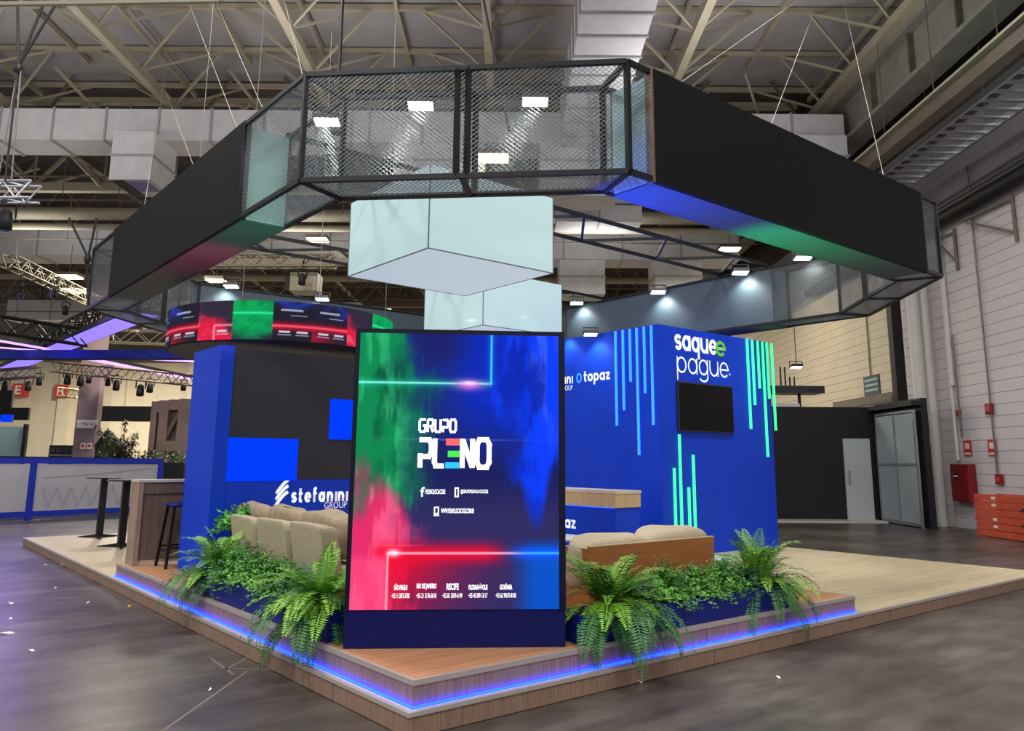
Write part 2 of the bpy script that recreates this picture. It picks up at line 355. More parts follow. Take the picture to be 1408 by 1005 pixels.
# white block wall beside the booth, course by course
wr = setting('wall_right')
MB().hbox(VW+.03, VW+.25, -14, UB, 0, 8.0).build('backing', K['mortar'], wr)
z = 0; i = 0
while z < 7.6:
    d = random.uniform(0, .003)
    MB().hbox(VW-d, VW+.04, -14, 24.2, z+.005, z+.268).build('block_course', K['wallpaint'], wr)
    MB().hbox(VW-d, VW+.04, 24.2, UB, z+.005, z+.268).build('block_course', K['wallbeige'], wr)
    z += .273
MB().hbox(VW+.02, VW+.25, -14, UB, 7.85, 10.2).build('upper_wall', K['wallgrey'], wr)
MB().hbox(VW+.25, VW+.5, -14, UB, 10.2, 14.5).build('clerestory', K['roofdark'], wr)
wb = setting('wall_back')
MB().hbox(-42, VW, UB, UB+.3, 0, 8.6).build('wall_board', K['wallbeige'], wb)
MB().hbox(-42, VW, UB, UB+.3, 8.6, 16).build('upper_cladding', K['steeldark'], wb)
for v in (-33.5, -29.5, -24):
    MB().hbox(v, v+.9, UB-.35, UB, 0, 8.6).build('pilaster', K['wallbeige'], wb)
for (px, py), s in (((25, 536), 'E'), ((83, 537.5), 'H')):
    p = at_u(px, py, UB-.6)
    t = thing('letter_sign', p+Vector((0, 0, -.4)), 'red square hall sign with white letter %s on the far beige wall' % s, 'sign', 'hall letter signs')
    MB().obox(p-R2*.47-Vector((0, 0, .47)), R2*.94, F2*.6, (0, 0, .94)).build('board', K['sign_red'], t)
    letter(s, p-R2*.22-Vector((0, 0, .32)), R2, (0, 0, 1), .44, .64, K['sign_white'], t, bold=.02, lift=.02)
# roof: insulated panels between purlins, trusses running away from the viewer
ce = setting('ceiling')
ZR = 14.2
tv = [-27, -21.6, -16.3, -11, -5.9, -.7, 4.8, 10.2]
pu = [6+2.45*k for k in range(9)]
vb = [-32]+tv+[VW+.6]
for a, b in zip(vb[:-1], vb[1:]):
    for u0, u1 in zip(pu[:-1], pu[1:]):
        MB().hbox(a+.03, b-.03, u0+.03, u1-.03, ZR+random.uniform(0, .05), ZR+.25).build('roof_panel', K['roof'], ce)
MB().hbox(-42, VW+.6, -14, 6, ZR, ZR+.2).build('roof_panel', K['roof'], ce)
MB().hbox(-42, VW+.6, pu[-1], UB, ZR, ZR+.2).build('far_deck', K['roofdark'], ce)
for u in pu:
    MB().hbox(-42, VW, u-.05, u+.05, ZR-.18, ZR-.02).build('purlin', K['steel'], ce)
for a, b in zip(tv[:-1], tv[1:]):
    MB().hbox((a+b)/2-.05, (a+b)/2+.05, 6, 24, ZR-.2, ZR-.02).build('tie_rail', K['steel'], ce)
ZC = 12.75
br_mesh = {}
for k, v in enumerate(tv):
    t = thing('roof_truss', H(v, 15, ZC), 'pale steel roof truss running towards the far end, number %s from the white side wall' % ['eight', 'seven', 'six', 'five', 'four', 'three', 'two', 'one'][k], 'truss', 'pale roof trusses')
    MB().hbox(v-.11, v+.11, 5, 26, ZC-.14, ZC+.14).build('bottom_chord', K['steel'], t)
    MB().hbox(v-.05, v+.05, 5, 26, ZR-.34, ZR-.2).build('top_chord', K['steel'], t)
    for j, u in enumerate(pu[1:-1:1]):
        for sv in (-1, 1):
            for su in (-1, 1):
                key = (sv, su)
                base = wl(t)
                if True:
                    if key not in br_mesh:
                        m = MB().bar((0, 0, 0), R2*sv*1.9+F2*su*1.225+Vector((0, 0, ZR-ZC-.18)), .065)
                        br_mesh[key] = m.mesh('brace', K['steel'])
                    o = bpy.data.objects.new('brace', br_mesh[key]); COL.objects.link(o); o.parent = t; o.location = H(v, u+1.225, ZC)-base
    far = MB().hbox(v-.14, v+.14, 26, UB, ZC-.16, ZC+.16)
    for u in np.arange(26, UB, 2.4):
        for s in (-1, 1): far.bar(H(v, u, ZC), H(v+s*1.7, u+1.2, ZR-.2), .08); far.bar(H(v, u, ZC), H(v+s*1.7, u-1.2, ZR-.2), .08)
    far.build('far_lattice', K['steeldark'], t, kind='stuff')
# cross girders in the depth of the hall
for k, (u, zb, zt) in enumerate(((25.6, 11.9, 13.6), (29.5, 11.6, 13.4), (36, 11.2, 13.2), (42, 11, 13.1), (49, 10.9, 13.1))):
    t = thing('cross_girder', H(-6, u, zb), 'weathered steel lattice girder across the hall behind the white ducts, %s from the stand' % ['first', 'second', 'third', 'fourth', 'fifth'][k], 'girder', 'lattice girders across the hall')
    mm = K['steel'] if k < 2 else K['steeldark']
    MB().hbox(-40, 9.6, u-.14, u+.14, zb, zb+.34).build('bottom_chord', mm, t)
    MB().hbox(-40, 9.6, u-.12, u+.12, zt-.2, zt).build('top_chord', mm, t)
    lat = MB()
    for i, v in enumerate(np.arange(-40, 7.3, 2.7)):
        lat.bar(H(v, u, zb+.2), H(v+1.35, u, zt-.1), .12); lat.bar(H(v+1.35, u, zt-.1), H(v+2.7, u, zb+.2), .12); lat.bar(H(v, u, zb), H(v, u, zt), .07)
        lat.bar(H(v, u, zb+.1), H(v+1.35, u+2.4, zt), .09); lat.bar(H(v+2.7, u, zb+.1), H(v+1.35, u-2.2, zt), .07)
    lat.build('lattice', mm, t, kind='stuff')
    dr = MB()
    for v in np.arange(-38, 9.4, 1.9):
        L = random.uniform(.6, 2.6); dr.tube(H(v, u+.4, zb-L), H(v, u+.4, zb), .018, 4)
    dr.tube(H(-40, u+.5, zb-.9), H(9.5, u+.5, zb-.9), .03, 5); dr.tube(H(-40, u+.6, zb-1.7), H(9.5, u+.6, zb-1.7), .03, 5)
    dr.build('hanger_wires', K['steeldark'], t, kind='stuff')
for k, (u, zz, r) in enumerate(((28.6, 10.45, .24), (28.6, 9.95, .12), (38, 10.2, .16), (24.6, 12.25, .12))):
    MB().tube(H(-40, u, zz), H(9.7, u, zz), r, 10).build('service_pipe', K['steel'], None, label=['thick beige pipe spanning the hall below the roof lattice', 'slim beige pipe just beneath the thick beige pipe', 'distant beige pipe crossing the dark lattice', 'pale pipe close behind the nearest white duct'][k], cat='pipe', group='pipes across the hall')

# ducts built of flanged sections
def duct(name, v0, v1, u0, u1, z0, z1, along, step, label, group='white air ducts'):
    c = H((v0+v1)/2, (u0+u1)/2, z0); t = thing(name, c, label, 'duct', group)
    a, b = (v0, v1) if along == 'v' else (u0, u1) if along == 'u' else (z0, z1)
    n = max(1, round((b-a)/step)); e = .04
    for i in range(n):
        p, q = a+(b-a)*i/n, a+(b-a)*(i+1)/n
        if along == 'v': MB().hbox(p, q, u0, u1, z0, z1).build('duct_section', K['duct'], t)
        elif along == 'u': MB().hbox(v0, v1, p, q, z0, z1).build('duct_section', K['duct'], t)
        else: MB().hbox(v0, v1, u0, u1, p, q).build('duct_section', K['duct'], t)
        if i:
            if along == 'v': MB().hbox(p-.03, p+.03, u0-e, u1+e, z0-e, z1+e).build('flange', K['ductshade'], t)
            elif along == 'u': MB().hbox(v0-e, v1+e, p-.03, p+.03, z0-e, z1+e).build('flange', K['ductshade'], t)
            else: MB().hbox(v0-e, v1+e, u0-e, u1+e, p-.03, p+.03).build('flange', K['ductshade'], t)
    return t
duct('air_duct', -30, 10.05, 23, 24.3, 11.05, 12.05, 'v', 1.62, 'long white foil air duct across the hall above the black ring')
duct('air_duct', 1.4, 2.95, 9, 22.95, 10.9, 12.05, 'u', .95, 'white ribbed duct coming towards the viewer above the mesh ring')
dd = duct('duct_outlet', -11.75, -10.55, 22.3, 23.9, 9.55, 11.04, 'z', .8, 'square white duct drop with a violet-lit grille, hanging from the long duct')
MB().hbox(-11.3, -10.7, 22.5, 23.3, 9.52, 9.55).build('grille', K['vent'], dd)
MB().hbox(-11.7, -11.35, 22.4, 23.8, 9.52, 9.55).build('grille', K['black'], dd)
duct('duct_outlet', 8.1, 9.75, 22.2, 23.9, 9.1, 11.04, 'z', .7, 'square white duct drop beside the grey crane girder')
duct('duct_outlet', .8, 3.15, 22.95, 24.4, 9.4, 11.04, 'z', .6, 'broad white duct drop behind the middle of the mesh ring')
duct('duct_outlet', -3.6, -.85, 23.0, 24.3, 9.4, 11.04, 'z', .6, 'white duct drop behind the dark post of the front mesh')
duct('air_duct', -30, 9.6, 33, 34.6, 10.0, 11.3, 'v', 2.4, 'second white duct across the hall, deep in the roof lattice')
duct('air_duct', -30, -9, 47, 48.4, 9.6, 10.8, 'v', 2.6, 'farthest white duct, low in the dark roof lattice')
duct('duct_outlet', 2.0, 3.9, 33, 34.6, 8.5, 9.98, 'z', .6, 'white duct drop with dark mouth above the charcoal back panel')
duct('duct_outlet', 6.0, 8.0, 33, 34.6, 8.6, 9.98, 'z', .6, 'white duct drop above the lamp of the charcoal back panel')
duct('fabric_duct', 1.5, 4.4, 26.3, 27.6, 9.6, 10.8, 'v', 1.4, 'bulging white fabric duct behind the foot of the front mesh')

# crane girder, cable tray, pipes along the side wall
t = thing('crane_girder', H(10.4, 15, 11.25), 'deep grey steel girder running along the top of the white side wall', 'girder')
MB().hbox(10.36, 10.44, 2, 45, 11.3, 12.65).build('web', K['girdergrey'], t)
MB().hbox(10.05, 10.75, 2, 45, 11.2, 11.32).build('bottom_flange', K['girdergrey'], t)
MB().hbox(10.05, 10.75, 2, 45, 12.6, 12.75).build('top_flange', K['girdergrey'], t)
MB().hbox(9.75, 10.05, 2, 45, 12.75, 13.0).build('rail', K['steel'], t)
for u in np.arange(6, 44, 2.2): MB().hbox(10.2, 10.36, u, u+.06, 11.32, 12.6).build('stiffener', K['steeldark'], t)
t = thing('cable_tray', H(10.3, 15, 9.1), 'pale cable ladder hanging beside the white side wall', 'cable tray')
for v in (9.8, 10.95): MB().hbox(v-.04, v+.04, 3, 21.9, 9.1, 9.26).build('side_rail', K['silver'], t)
rm = MB().obox((0, 0, 0), R2*1.07, F2*.09, (0, 0, .05)).mesh('rung', K['silver'])
for u in np.arange(3.2, 21.8, .42):
    o = bpy.data.objects.new('rung', rm); COL.objects.link(o); o.parent = t; o.location = H(9.84, u, 9.12)-wl(t)
for u in np.arange(5, 21.9, 2.5):
    for v in (9.8, 10.95): MB().tube(H(v, u, 9.26), H(v, u, 12.7), .012, 5).build('hanger_rod', K['steeldark'], t)
t = thing('beam_rail', H(9.25, 15, 9.1), 'grey channel beam beside the cable ladder', 'beam')
MB().hbox(9.1, 9.4, 3, 21.9, 9.08, 9.14).build('flange', K['steeldark'], t); MB().hbox(9.22, 9.28, 3, 21.9, 9.14, 9.5).build('web', K['steeldark'], t)
MB().hbox(9.1, 9.4, 3, 21.9, 9.5, 9.56).build('flange', K['steel'], t)
MB().tube(H(VW-.22, 2, 7.95), H(VW-.22, 30, 7.95), .16, 10).build('black_pipe', K['black'], None, label='thick black pipe running along the white wall below the cable ladder', cat='pipe')
for k in range(3): MB().tube(H(VW-.06, 2, 8.25+.12*k), H(VW-.06, 30, 8.25+.12*k), .025, 5).build('wall_cable', K['conduit'], None, label='thin cable above the black wall pipe, %s of three' % ['lowest', 'middle', 'topmost'][k], cat='cable', group='wall cables')
for k, (px, py) in enumerate(((1393, 285), (1313, 330))):
    p = at_v(px, py, VW-.05); t = thing('wall_bracket', p-Vector((0, 0, .9)), ['triangular steel bracket on the white wall under the black pipe', 'triangular steel bracket near the end of the ring'][k], 'bracket', 'steel wall brackets')
    MB().bar(p+Vector((0, 0, .3)), p-Vector((0, 0, .8)), .07).build('upright', K['steeldark'], t)
    MB().bar(p+Vector((0, 0, .2)), p+F2*[1.9, .8][k]-R2*.1+Vector((0, 0, .25)), .06).build('arm', K['steeldark'], t)
    MB().bar(p-Vector((0, 0, .6)), p+F2*[1.8, .75][k]-R2*.1+Vector((0, 0, .2)), .05).build('stay', K['steeldark'], t)
def vpipe(name, px, py, v, r, z0, z1, m, label, cat='pipe', n=12, group=None):
    p = at_v(px, py, v); return MB().tube((p.x, p.y, z0), (p.x, p.y, z1), r, n).build(name, m, None, label=label, cat=cat, group=group)
a = vpipe('downpipe', 1296, 721, 11.3, .13, 0, 7.8, K['pipewhite'], 'thick white downpipe on the side wall, nearer the red cabinet')
b = vpipe('downpipe', 1280, 716, 10.98, .17, 0, 7.8, K['pipewhite'], 'thickest white downpipe on the side wall, behind the black post')
vpipe('conduit_pipe', 1318, 640, VW-.08, .045, 1.7, 7.7, K['pipewhite'], 'slim white pipe rising from the red fire cabinet')
vpipe('conduit_pipe', 1313, 560, VW-.07, .06, 3.6, 7.7, K['pipewhite'], 'slim white pipe ending in a valve beside the thick downpipe')
vpipe('conduit_pipe', 1322, 596, VW-.06, .025, 2.3, 4.9, K['conduit'], 'thin grey conduit above the fire sign')
vpipe('conduit_pipe', 1372, 656, VW-.05, .025, 1.4, 9.0, K['conduit'], 'thin grey conduit dropping to the small red call box')
for px, py, s, lab in ((1358, 562, .13, 'small red alarm box up on the conduit'), (1372, 659, .12, 'small red call box at the foot of the conduit'), (1316, 567.5, .07, 'tiny dark red valve box on the slim white pipe')):
    p = at_v(px, py, VW-.09); t = thing('alarm_box', p-Vector((0, 0, s)), lab, 'alarm box', 'red boxes on the side wall')
    MB().obox(p-F2*s-Vector((0, 0, s)), F2*2*s, R2*.07, (0, 0, 2*s)).build('case', K['firered'], t, bevel=.01)
    MB().obox(p-F2*s*.6-Vector((0, 0, s*.5)), F2*1.2*s, R2*-.012, (0, 0, s)).build('face', K['sign_red'], t)
for px, py, lab in ((1330, 616, 'red and white fire notice above the red cabinet'), (1364, 615.5, 'red notice with a round white mark beside the conduit')):
    p = at_v(px, py, VW-.03); t = thing('fire_sign', p-Vector((0, 0, .2)), lab, 'sign', 'fire notices')
    MB().obox(p-F2*.17-Vector((0, 0, .19)), F2*.34, R2*.015, (0, 0, .38)).build('board', K['sign_red'], t)
    MB().obox(p-F2*.09-Vector((0, 0, .02)), F2*.18, R2*-.006, (0, 0, .14)).build('mark', K['sign_white'], t)
    MB().obox(p-F2*.13-Vector((0, 0, .16)), F2*.26, R2*-.006, (0, 0, .04)).build('text_bar', K['sign_white'], t)
p0, p1 = at_v(1314, 638, VW-.05), at_v(1344, 691, VW-.05)
zt, zb = p0.z, .68; ua, ub = (p1-CAM).dot(F2), (p0-CAM).dot(F2)
t = thing('fire_hose_cabinet', H(VW-.15, (ua+ub)/2, zb), 'dark red fire hose cabinet on the white wall above the orange steel', 'cabinet')
MB().hbox(VW-.2, VW-.01, ua, ub, zb, zt).build('body', K['firered'], t, bevel=.01)
dr = MB().hbox(VW-.225, VW-.2, ua+.03, ub-.03, zb+.03, zt-.03).build('door', K['firered'], t)
MB().lathe(wl(t), ((.09, 0), (.09, .02)), 16).build('round_label', K['black'], t).matrix_basis = Matrix.Translation(H(VW-.225, ub-.3, zt-.3)-wl(t)) @ (-R2).to_track_quat('Z', 'Y').to_matrix().to_4x4()
MB().hbox(VW-.252, VW-.245, ub-.4, ub-.2, zt-.32, zt-.28).build('label_strip', K['sign_white'], t)
p = at_v(1198, 530, VW-.04); t = thing('exit_sign', p-Vector((0, 0, .3)), 'small grey-green emergency sign on the beige wall', 'sign')
MB().obox(p-F2*.55-Vector((0, 0, .3)), F2*1.1, R2*.05, (0, 0, .62)).build('board', K['panelgrey'], t)
for k in range(3): MB().obox(p-F2*.45+Vector((0, 0, -.18+k*.16)), F2*.9, R2*-.008, (0, 0, .07)).build('text_bar', K['panelpale'], t)
MB().tube(p+Vector((0, 0, .3)), p+Vector((0, 0, 4)), .025, 5).build('conduit', K['conduit'], t)
d1 = setting('door_1')
MB().hbox(VW-.12, VW-.01, 24, 28.6, 0, 3.72).build('roller_shutter', K['steeldark'], d1)
for k in range(18): MB().hbox(VW-.14, VW-.12, 24.1, 28.5, .05+k*.2, .21+k*.2).build('slat', K['steeldark'], d1)
# black service booth with white door and glass leaf
UBK = 23.4
t = thing('black_booth', H(9, UBK, 0), 'black walled service booth at the foot of the white side wall', 'booth')
MB().hbox(6.4, 10.62, UBK, UBK+.1, 0, 3.2).build('front_wall', K['blackdrape'], t)
MB().hbox(10.52, 10.68, 20.75, UBK, 0, 3.27).build('side_wall', K['blackdrape'], t)
MB().hbox(10.28, 10.52, 20.75, 23.3, 3.08, 3.2).build('header', K['blackdrape'], t)
dr = MB().hbox(9.52, 10.28, UBK-.05, UBK, .05, 2.3).build('door', K['frost'], t)
MB().tube(H(9.62, UBK-.09, 1.0), H(9.62, UBK-.09, 1.4), .018, 8).build('handle', K['alu'], dr)
t = thing('glass_door', H(10.4, 22, 0), 'tall framed glass door leaf standing in front of the black booth side wall', 'glass door')
for z0, z1 in ((.1, 1.55), (1.6, 2.9)): MB().hbox(10.38, 10.4, 20.95, 23.1, z0, z1).build('pane', K['glass'], t)
for u in (20.9, 22.0, 23.1): MB().hbox(10.36, 10.42, u-.03, u+.03, 0, 2.98).build('stile', K['alu'], t)
for z0 in (.03, 1.56, 2.92): MB().hbox(10.36, 10.42, 20.9, 23.1, z0, z0+.06).build('rail', K['alu'], t)
MB().hbox(6.2, 10.3, 22.6, UBK-.06, 0, .05).build('pale_kerb', K['pale_top'], None, label='pale strip of flooring along the foot of the black booth', cat='flooring')
p = at_z(1289, 728, 0)
q = at_v(1241, 540, 10.86)
t = thing('black_post', (q.x, q.y, 0), 'tall black post rising behind the black booth to the ring', 'post')
MB().obox(Vector((q.x, q.y, 0))-R2*.14, R2*.28, F2*.28, (0, 0, 8.6)).build('shaft', K['black'], t)
MB().obox(Vector((q.x, q.y, 0))-R2*.16-F2*.04, R2*.32, F2*.36, (0, 0, .02)).build('foot_plate', K['black'], t)
# small gantry and lamp behind the blue tower
c = at_u(1090, 540, 25); t = thing('service_canopy', (c.x, c.y, 0), 'small dark canopy on a thin post behind the blue tower', 'canopy')
MB().obox(c-R2*.9, R2*1.9, F2*.9, (0, 0, .22)).build('roof_slab', K['lampbody'], t)
MB().obox(c-R2*.9-Vector((0, 0, .45)), R2*1.1, F2*.6, (0, 0, .12)).build('shelf', K['duct'], t)
MB().tube((c+R2*.3+F2*.3).to_tuple()[:2]+(0,), c+R2*.3+F2*.3, .05, 8).build('post', K['black'], t)
for k in range(4): MB().path([c+R2*(-.35+k*.14)+Vector((0, 0, .22)), c+R2*(-.35+k*.14)+Vector((0, 0, .5+.3*(k < 2)))], .025).build('bracket', K['black'], t)
# orange steel stack
for k in range(6):
    g0, g1 = 16.5, 19.0; z0 = .02+k*.155
    t = thing('steel_barrier', H(11.15, 18.5, z0), 'orange-red folding steel barrier, %s of the stack by the side wall' % ['bottom one', 'second from the floor', 'third from the floor', 'fourth from the floor', 'fifth from the floor', 'top one'][k], 'barrier', 'stacked orange barriers')
    MB().hbox(10.75, 10.83, 15.5, 19.15-.02*(k % 2), z0, z0+.14).build('front_rail', K['orange'], t)
    MB().hbox(11.25, 11.33, 15.5, 19.1, z0, z0+.14).build('rear_rail', K['orange'], t)
    for u in (15.6, 17.3, 19.05): MB().hbox(10.83, 11.25, u-.05, u+.05, z0+.02, z0+.1).build('cross_member', K['orange'], t)
    if k in (1, 2, 4, 5): MB().hbox(10.744, 10.75, 18.3, 18.45, z0+.04, z0+.1).build('white_label', K['sign_white'], t)
    if k in (0, 2, 4): MB().path([H(10.73, 17.4, z0), H(10.7, 16.9, z0+.2), H(10.73, 16.5, z0+.16), H(10.72, 17.3, z0+.03)], .02).build('folding_leg', K['lampbody'], t)
# ================= STAND: two level platform
HL, HU = .14, .295
XE, YE = 10.35, 13.3
t = thing('stage_platform', (5, 6, 0), 'wide low exhibition platform of pale oak laminate on the concrete floor', 'platform')
MB().box(.04, .04, .0, XE, YE, HL-.012).build('core', K['oak_riser'], t)
MB().box(.03, .03, HL-.012, XE, YE, HL).build('deck', K['oak'], t)
ys = [0, .97, 2.97, 5.98, 8.87, 11.68, YE]
for a, b in zip(ys[:-1], ys[1:]): MB().box(.012, a+.004+(.012 if a == 0 else 0), .004, .04, b-.004, HL-.022).build('riser_board', K['oak_riser'], t)
xs = [0, 2.9, 5.85, 8.75, XE]
for a, b in zip(xs[:-1], xs[1:]): MB().box(a+.004+(.012 if a == 0 else 0), .012, .004, b-.004, .04, HL-.022).build('riser_board', K['oak_riser'], t)
MB().box(0, 0, HL-.022, .035, YE, HL+.003).build('edge_trim', K['trim'], t)
MB().box(.035, 0, HL-.022, XE, .035, HL+.003).build('edge_trim', K['trim'], t)
MB().box(.03, YE-.03, HL-.022, XE, YE, HL+.003).build('edge_trim', K['trim'], t)
UX, UY, S0 = 5.28, 7.0, .075
t = thing('raised_platform', (2.6, 3.5, HL), 'upper oak step with glowing blue light strip along its base', 'platform')
MB().box(S0+.03, S0+.03, HL, UX-.02, UY-.02, HU-.012).build('core', K['oak_riser'], t)
MB().box(S0+.02, S0+.02, HU-.012, UX, UY, HU).build('deck', K['oak_top'], t)
for a, b in ((0, 2.95), (2.95, 5.9), (5.9, UY)): MB().box(S0+.008, max(a, S0+.01)+.003, HL+.002, S0+.03, b-.003, HU-.03).build('riser_board', K['oak_riser'], t)
for a, b in ((0, 2.9), (2.9, UX)): MB().box(max(a, S0+.01)+.003, S0+.008, HL+.002, b-.003, S0+.03, HU-.03).build('riser_board', K['oak_riser'], t)
MB().box(S0, S0, HU-.03, S0+.03, UY, HU+.003).build('edge_trim', K['trim'], t)
MB().box(S0+.03, S0, HU-.03, UX, S0+.03, HU+.003).build('edge_trim', K['trim'], t)
MB().box(UX-.02, S0+.03, HU-.03, UX+.005, UY, HU+.003).build('edge_trim', K['trim'], t)
for r in ((S0-.012, S0-.012, S0+.006, UY), (S0+.006, S0-.012, UX, S0+.006)):
    st = MB().box(r[0], r[1], HL+.003, r[2], r[3], HL+.011).build('light_strip', K['ledblue'], t, label='glowing blue light strip')
for r in ((S0-.016, S0-.016, S0-.011, UY), (S0-.011, S0-.016, UX, S0-.011)):
    MB().box(r[0], r[1], HL+.003, r[2], r[3], HL+.013).build('light_core', K['ledcore'], t)

# ================= LED tower
A = Vector((.125, 1.075, 0)); Bp = Vector((1.415, .17, 0)); tx = (Bp-A).normalized(); ty = Vector((-tx.y, tx.x, 0)); LW = (Bp-A).length
TZ = 2.57
def TP(s, d, z): return A+tx*s+ty*d+Vector((0, 0, z))
t = thing('video_tower', TP(LW/2, .2, HU), 'tall freestanding video screen tower with colourful smoke and white lettering', 'screen')
MB().obox(TP(0, .02, HU), tx*LW, ty*.34, (0, 0, TZ-HU)).build('cabinet', K['bezel'], t, bevel=.006)
MB().obox(TP(.006, .008, HU+.002), tx*(LW-.012), ty*.015, (0, 0, .555-HU-.008)).build('base_panel', K['navy'], t)
for s0, s1, z0, z1 in ((0, .034, .55, TZ), (1.527, LW, .55, TZ), (.034, 1.527, 2.536, TZ)):
    MB().obox(TP(s0, 0, z0), tx*(s1-s0), ty*.02, (0, 0, z1-z0)).build('bezel', K['bezel'], t)
h, w = 330, 250
S, T = np.meshgrid(np.linspace(0, 1, w), np.linspace(0, 1, h))
n1 = vnoise((h, w), 3, 4, 6, 1); n2 = vnoise((h, w), 5, 3, 6, 2); n3 = vnoise((h, w), 24, 5, 4, 3)
sm = lambda x, a, b: np.clip((x-a)/(b-a), 0, 1)**2*(3-2*np.clip((x-a)/(b-a), 0, 1))
def blend(img, c, a): return img*(1-a[..., None])+np.array(c)*a[..., None]
im = np.zeros((h, w, 3))+np.array([26, 30, 88])
im = blend(im, (24, 42, 125), sm(T, .45, .75)*.9)
im = blend(im, (10, 40, 190), sm(S, .35, .62)*sm(T, .45, .8)*.85)
im = blend(im, (26, 28, 100), np.exp(-((S-.38)/.13)**2)*sm(T, .85, .95)*.9)
im = blend(im, (52, 46, 96), (1-sm(T, .3, .5))*.8)
g = (1-sm(S+.22*(n1-.5)+.14*(n3-.5), .20, .42))*sm(T+.2*(n2-.5)+.08*(n3-.5), .30, .44)
im = blend(im, (12, 138, 78), g*.95); im = blend(im, (8, 74, 56), g*sm(n1, .4, .75)*sm(n2, .35, .7)*.9); im = blend(im, (60, 200, 120), g*sm(n3, .5, .85)*.6)
b = sm(S+.3*(n1-.5)+.1*(n3-.5)+.18*(T-.6), .68, .86)*sm(T+.16*(n2-.5)+.07*np.sin(S*30)+.1*(n3-.5), .32, .48)
im = blend(im, (10, 62, 250), b*.95); im = blend(im, (74, 104, 255), b*np.exp(-((S-.87)/.1)**2)*sm(n3+.5*(n1-.5), .4, .8)*sm(T, .5, .7)*.8); im = blend(im, (8, 30, 150), b*sm(n2+.3*(n3-.5), .5, .8)*.75)
r = (1-sm(S+.25*(n1-.5)+.15*(n3-.5)+.35*(T-.2), .16, .32))*(1-sm(T+.2*(n2-.5), .36, .52))
im = blend(im, (232, 44, 104), r*.95); im = blend(im, (255, 110, 150), r*sm(n3, .5, .75)*.6); im = blend(im, (150, 30, 70), r*sm(n1, .5, .7)*.5*sm(T, .2, .4))
rb = np.exp(-((T-.195)/.035)**2)*sm(S, .06, .16)*(1-sm(S, .62, .8)); im = blend(im, (238, 10, 50), rb*.95)
rb2 = (1-sm(T, .17, .2))*sm(S, .14, .18)*np.exp(-((S-.16)/.34)**2)*(.45+.55*sm(T, -.05, .17)); im = blend(im, (236, 12, 50), rb2*.9)
bb = sm(S, .74, .9)*(1-sm(T, .2, .26)); im = blend(im, (4, 84, 205), bb*.9)
bh = np.exp(-((T-.195)/.02)**2)*sm(S, .7, .85); im = blend(im, (20, 90, 255), bh*.9)
pv = (1-sm(S, .155, .185))*(1-sm(T, .16, .2)); im = blend(im, (255, 80, 130), pv*.75*(.6+.5*n3))
cy = np.exp(-((T-.813)/.016)**2)*(S < .665)*(1-.25*sm(S, .0, .5)); im = blend(im, (20, 200, 160), cy*.55)
cy = np.exp(-((T-.813)/.0036)**2)*(S < .663); im = blend(im, (150, 255, 235), cy)
cv = np.exp(-((S-.659)/.02)**2)*(T > .81); im = blend(im, (10, 130, 235), cv*.5); cv = np.exp(-((S-.659)/.0042)**2)*(T > .81); im = blend(im, (90, 225, 255), cv)
fl_ = np.exp(-((S-.55)/.07)**2-((T-.808)/.02)**2); im = blend(im, (255, 120, 220), fl_*.85); fl_ = np.exp(-((S-.55)/.035)**2-((T-.815)/.007)**2); im = blend(im, (255, 225, 255), fl_)
rl = np.exp(-((T-.195)/.004)**2)*sm(S, .16, .18); im = blend(im, (255, 190, 215), rl*(1-sm(S, .75, .9))); im = blend(im, (60, 190, 255), rl*sm(S, .75, .9))
rv = np.exp(-((S-.173)/.0055)**2)*(T < .197); im = blend(im, (255, 170, 190), rv)
f2_ = np.exp(-((S-.2)/.03)**2-((T-.196)/.013)**2); im = blend(im, (255, 235, 245), f2_)
f3_ = np.exp(-((S-.2)/.12)**2-((T-.222)/.003)**2); im = blend(im, (255, 90, 110), f3_*.7)
lg = np.exp(-((T-.603)/.003)**2-((S-.5)/.28)**2); im = blend(im, (150, 170, 255), lg*.45)
scr = screen_mesh('screen', lambda s, q: TP(.034+s*1.493, .001, .555+q*1.981), srgb2lin(im), vcol_emit('tower_screen_pixels', 1.1), t, label='glowing screen of green, blue and red smoke')
MB().obox(TP(.04, .36, .6), tx*(LW-.08), ty*.02, (0, 0, 1.9)).build('rear_panel', K['black'], t)
O = lambda s, z: TP(s, 0, z)
G = {'G': [[(1, .97), (.2, .97), (.03, .8), (.03, .2), (.2, .03), (.8, .03), (.97, .2), (.97, .5), (.55, .5)]],
     'R': [[(0, .97), (.8, .97), (.97, .85), (.97, .6), (.8, .46), (.3, .46)], [(.55, .46), (.97, 0)], [(.06, .97), (.06, 0)]],
     'U': [[(.03, 1), (.03, .2), (.2, .03), (.8, .03), (.97, .2), (.97, 1)]],
     'P': [[(0, .95), (.78, .95), (.95, .8), (.95, .52), (.78, .38), (.08, .38)], [(.09, .48), (.09, 0)]],
     'O': [[(.2, .97), (.8, .97), (.97, .8), (.97, .2), (.8, .03), (.2, .03), (.03, .2), (.03, .8), (.2, .97), (.8, .97)]],
     'L': [[(.08, 1), (.08, .2), (.2, .06), (1, .06)]],
     'N': [[(.07, 0), (.07, 1)], [(.1, .97), (.9, .03)], [(.93, 0), (.93, 1)]]}
def word(spec, z0, hh, th):
    ls = []
    for ch, x0, x1 in spec: strokes([[(x0+x*(x1-x0), y*hh) for x, y in ln] for ln in G[ch]], th, O(0, z0), tx, (0, 0, 1), K['screenwhite'], scr, lift=.004)
word([('G', .492, .538), ('R', .551, .594), ('U', .607, .649), ('P', .662, .705), ('O', .717, .761)], 1.803, .094, .017)
word([('P', .495, .588), ('L', .603, .678), ('N', .806, .892), ('O', .918, 1.012)], 1.545, .212, .036)
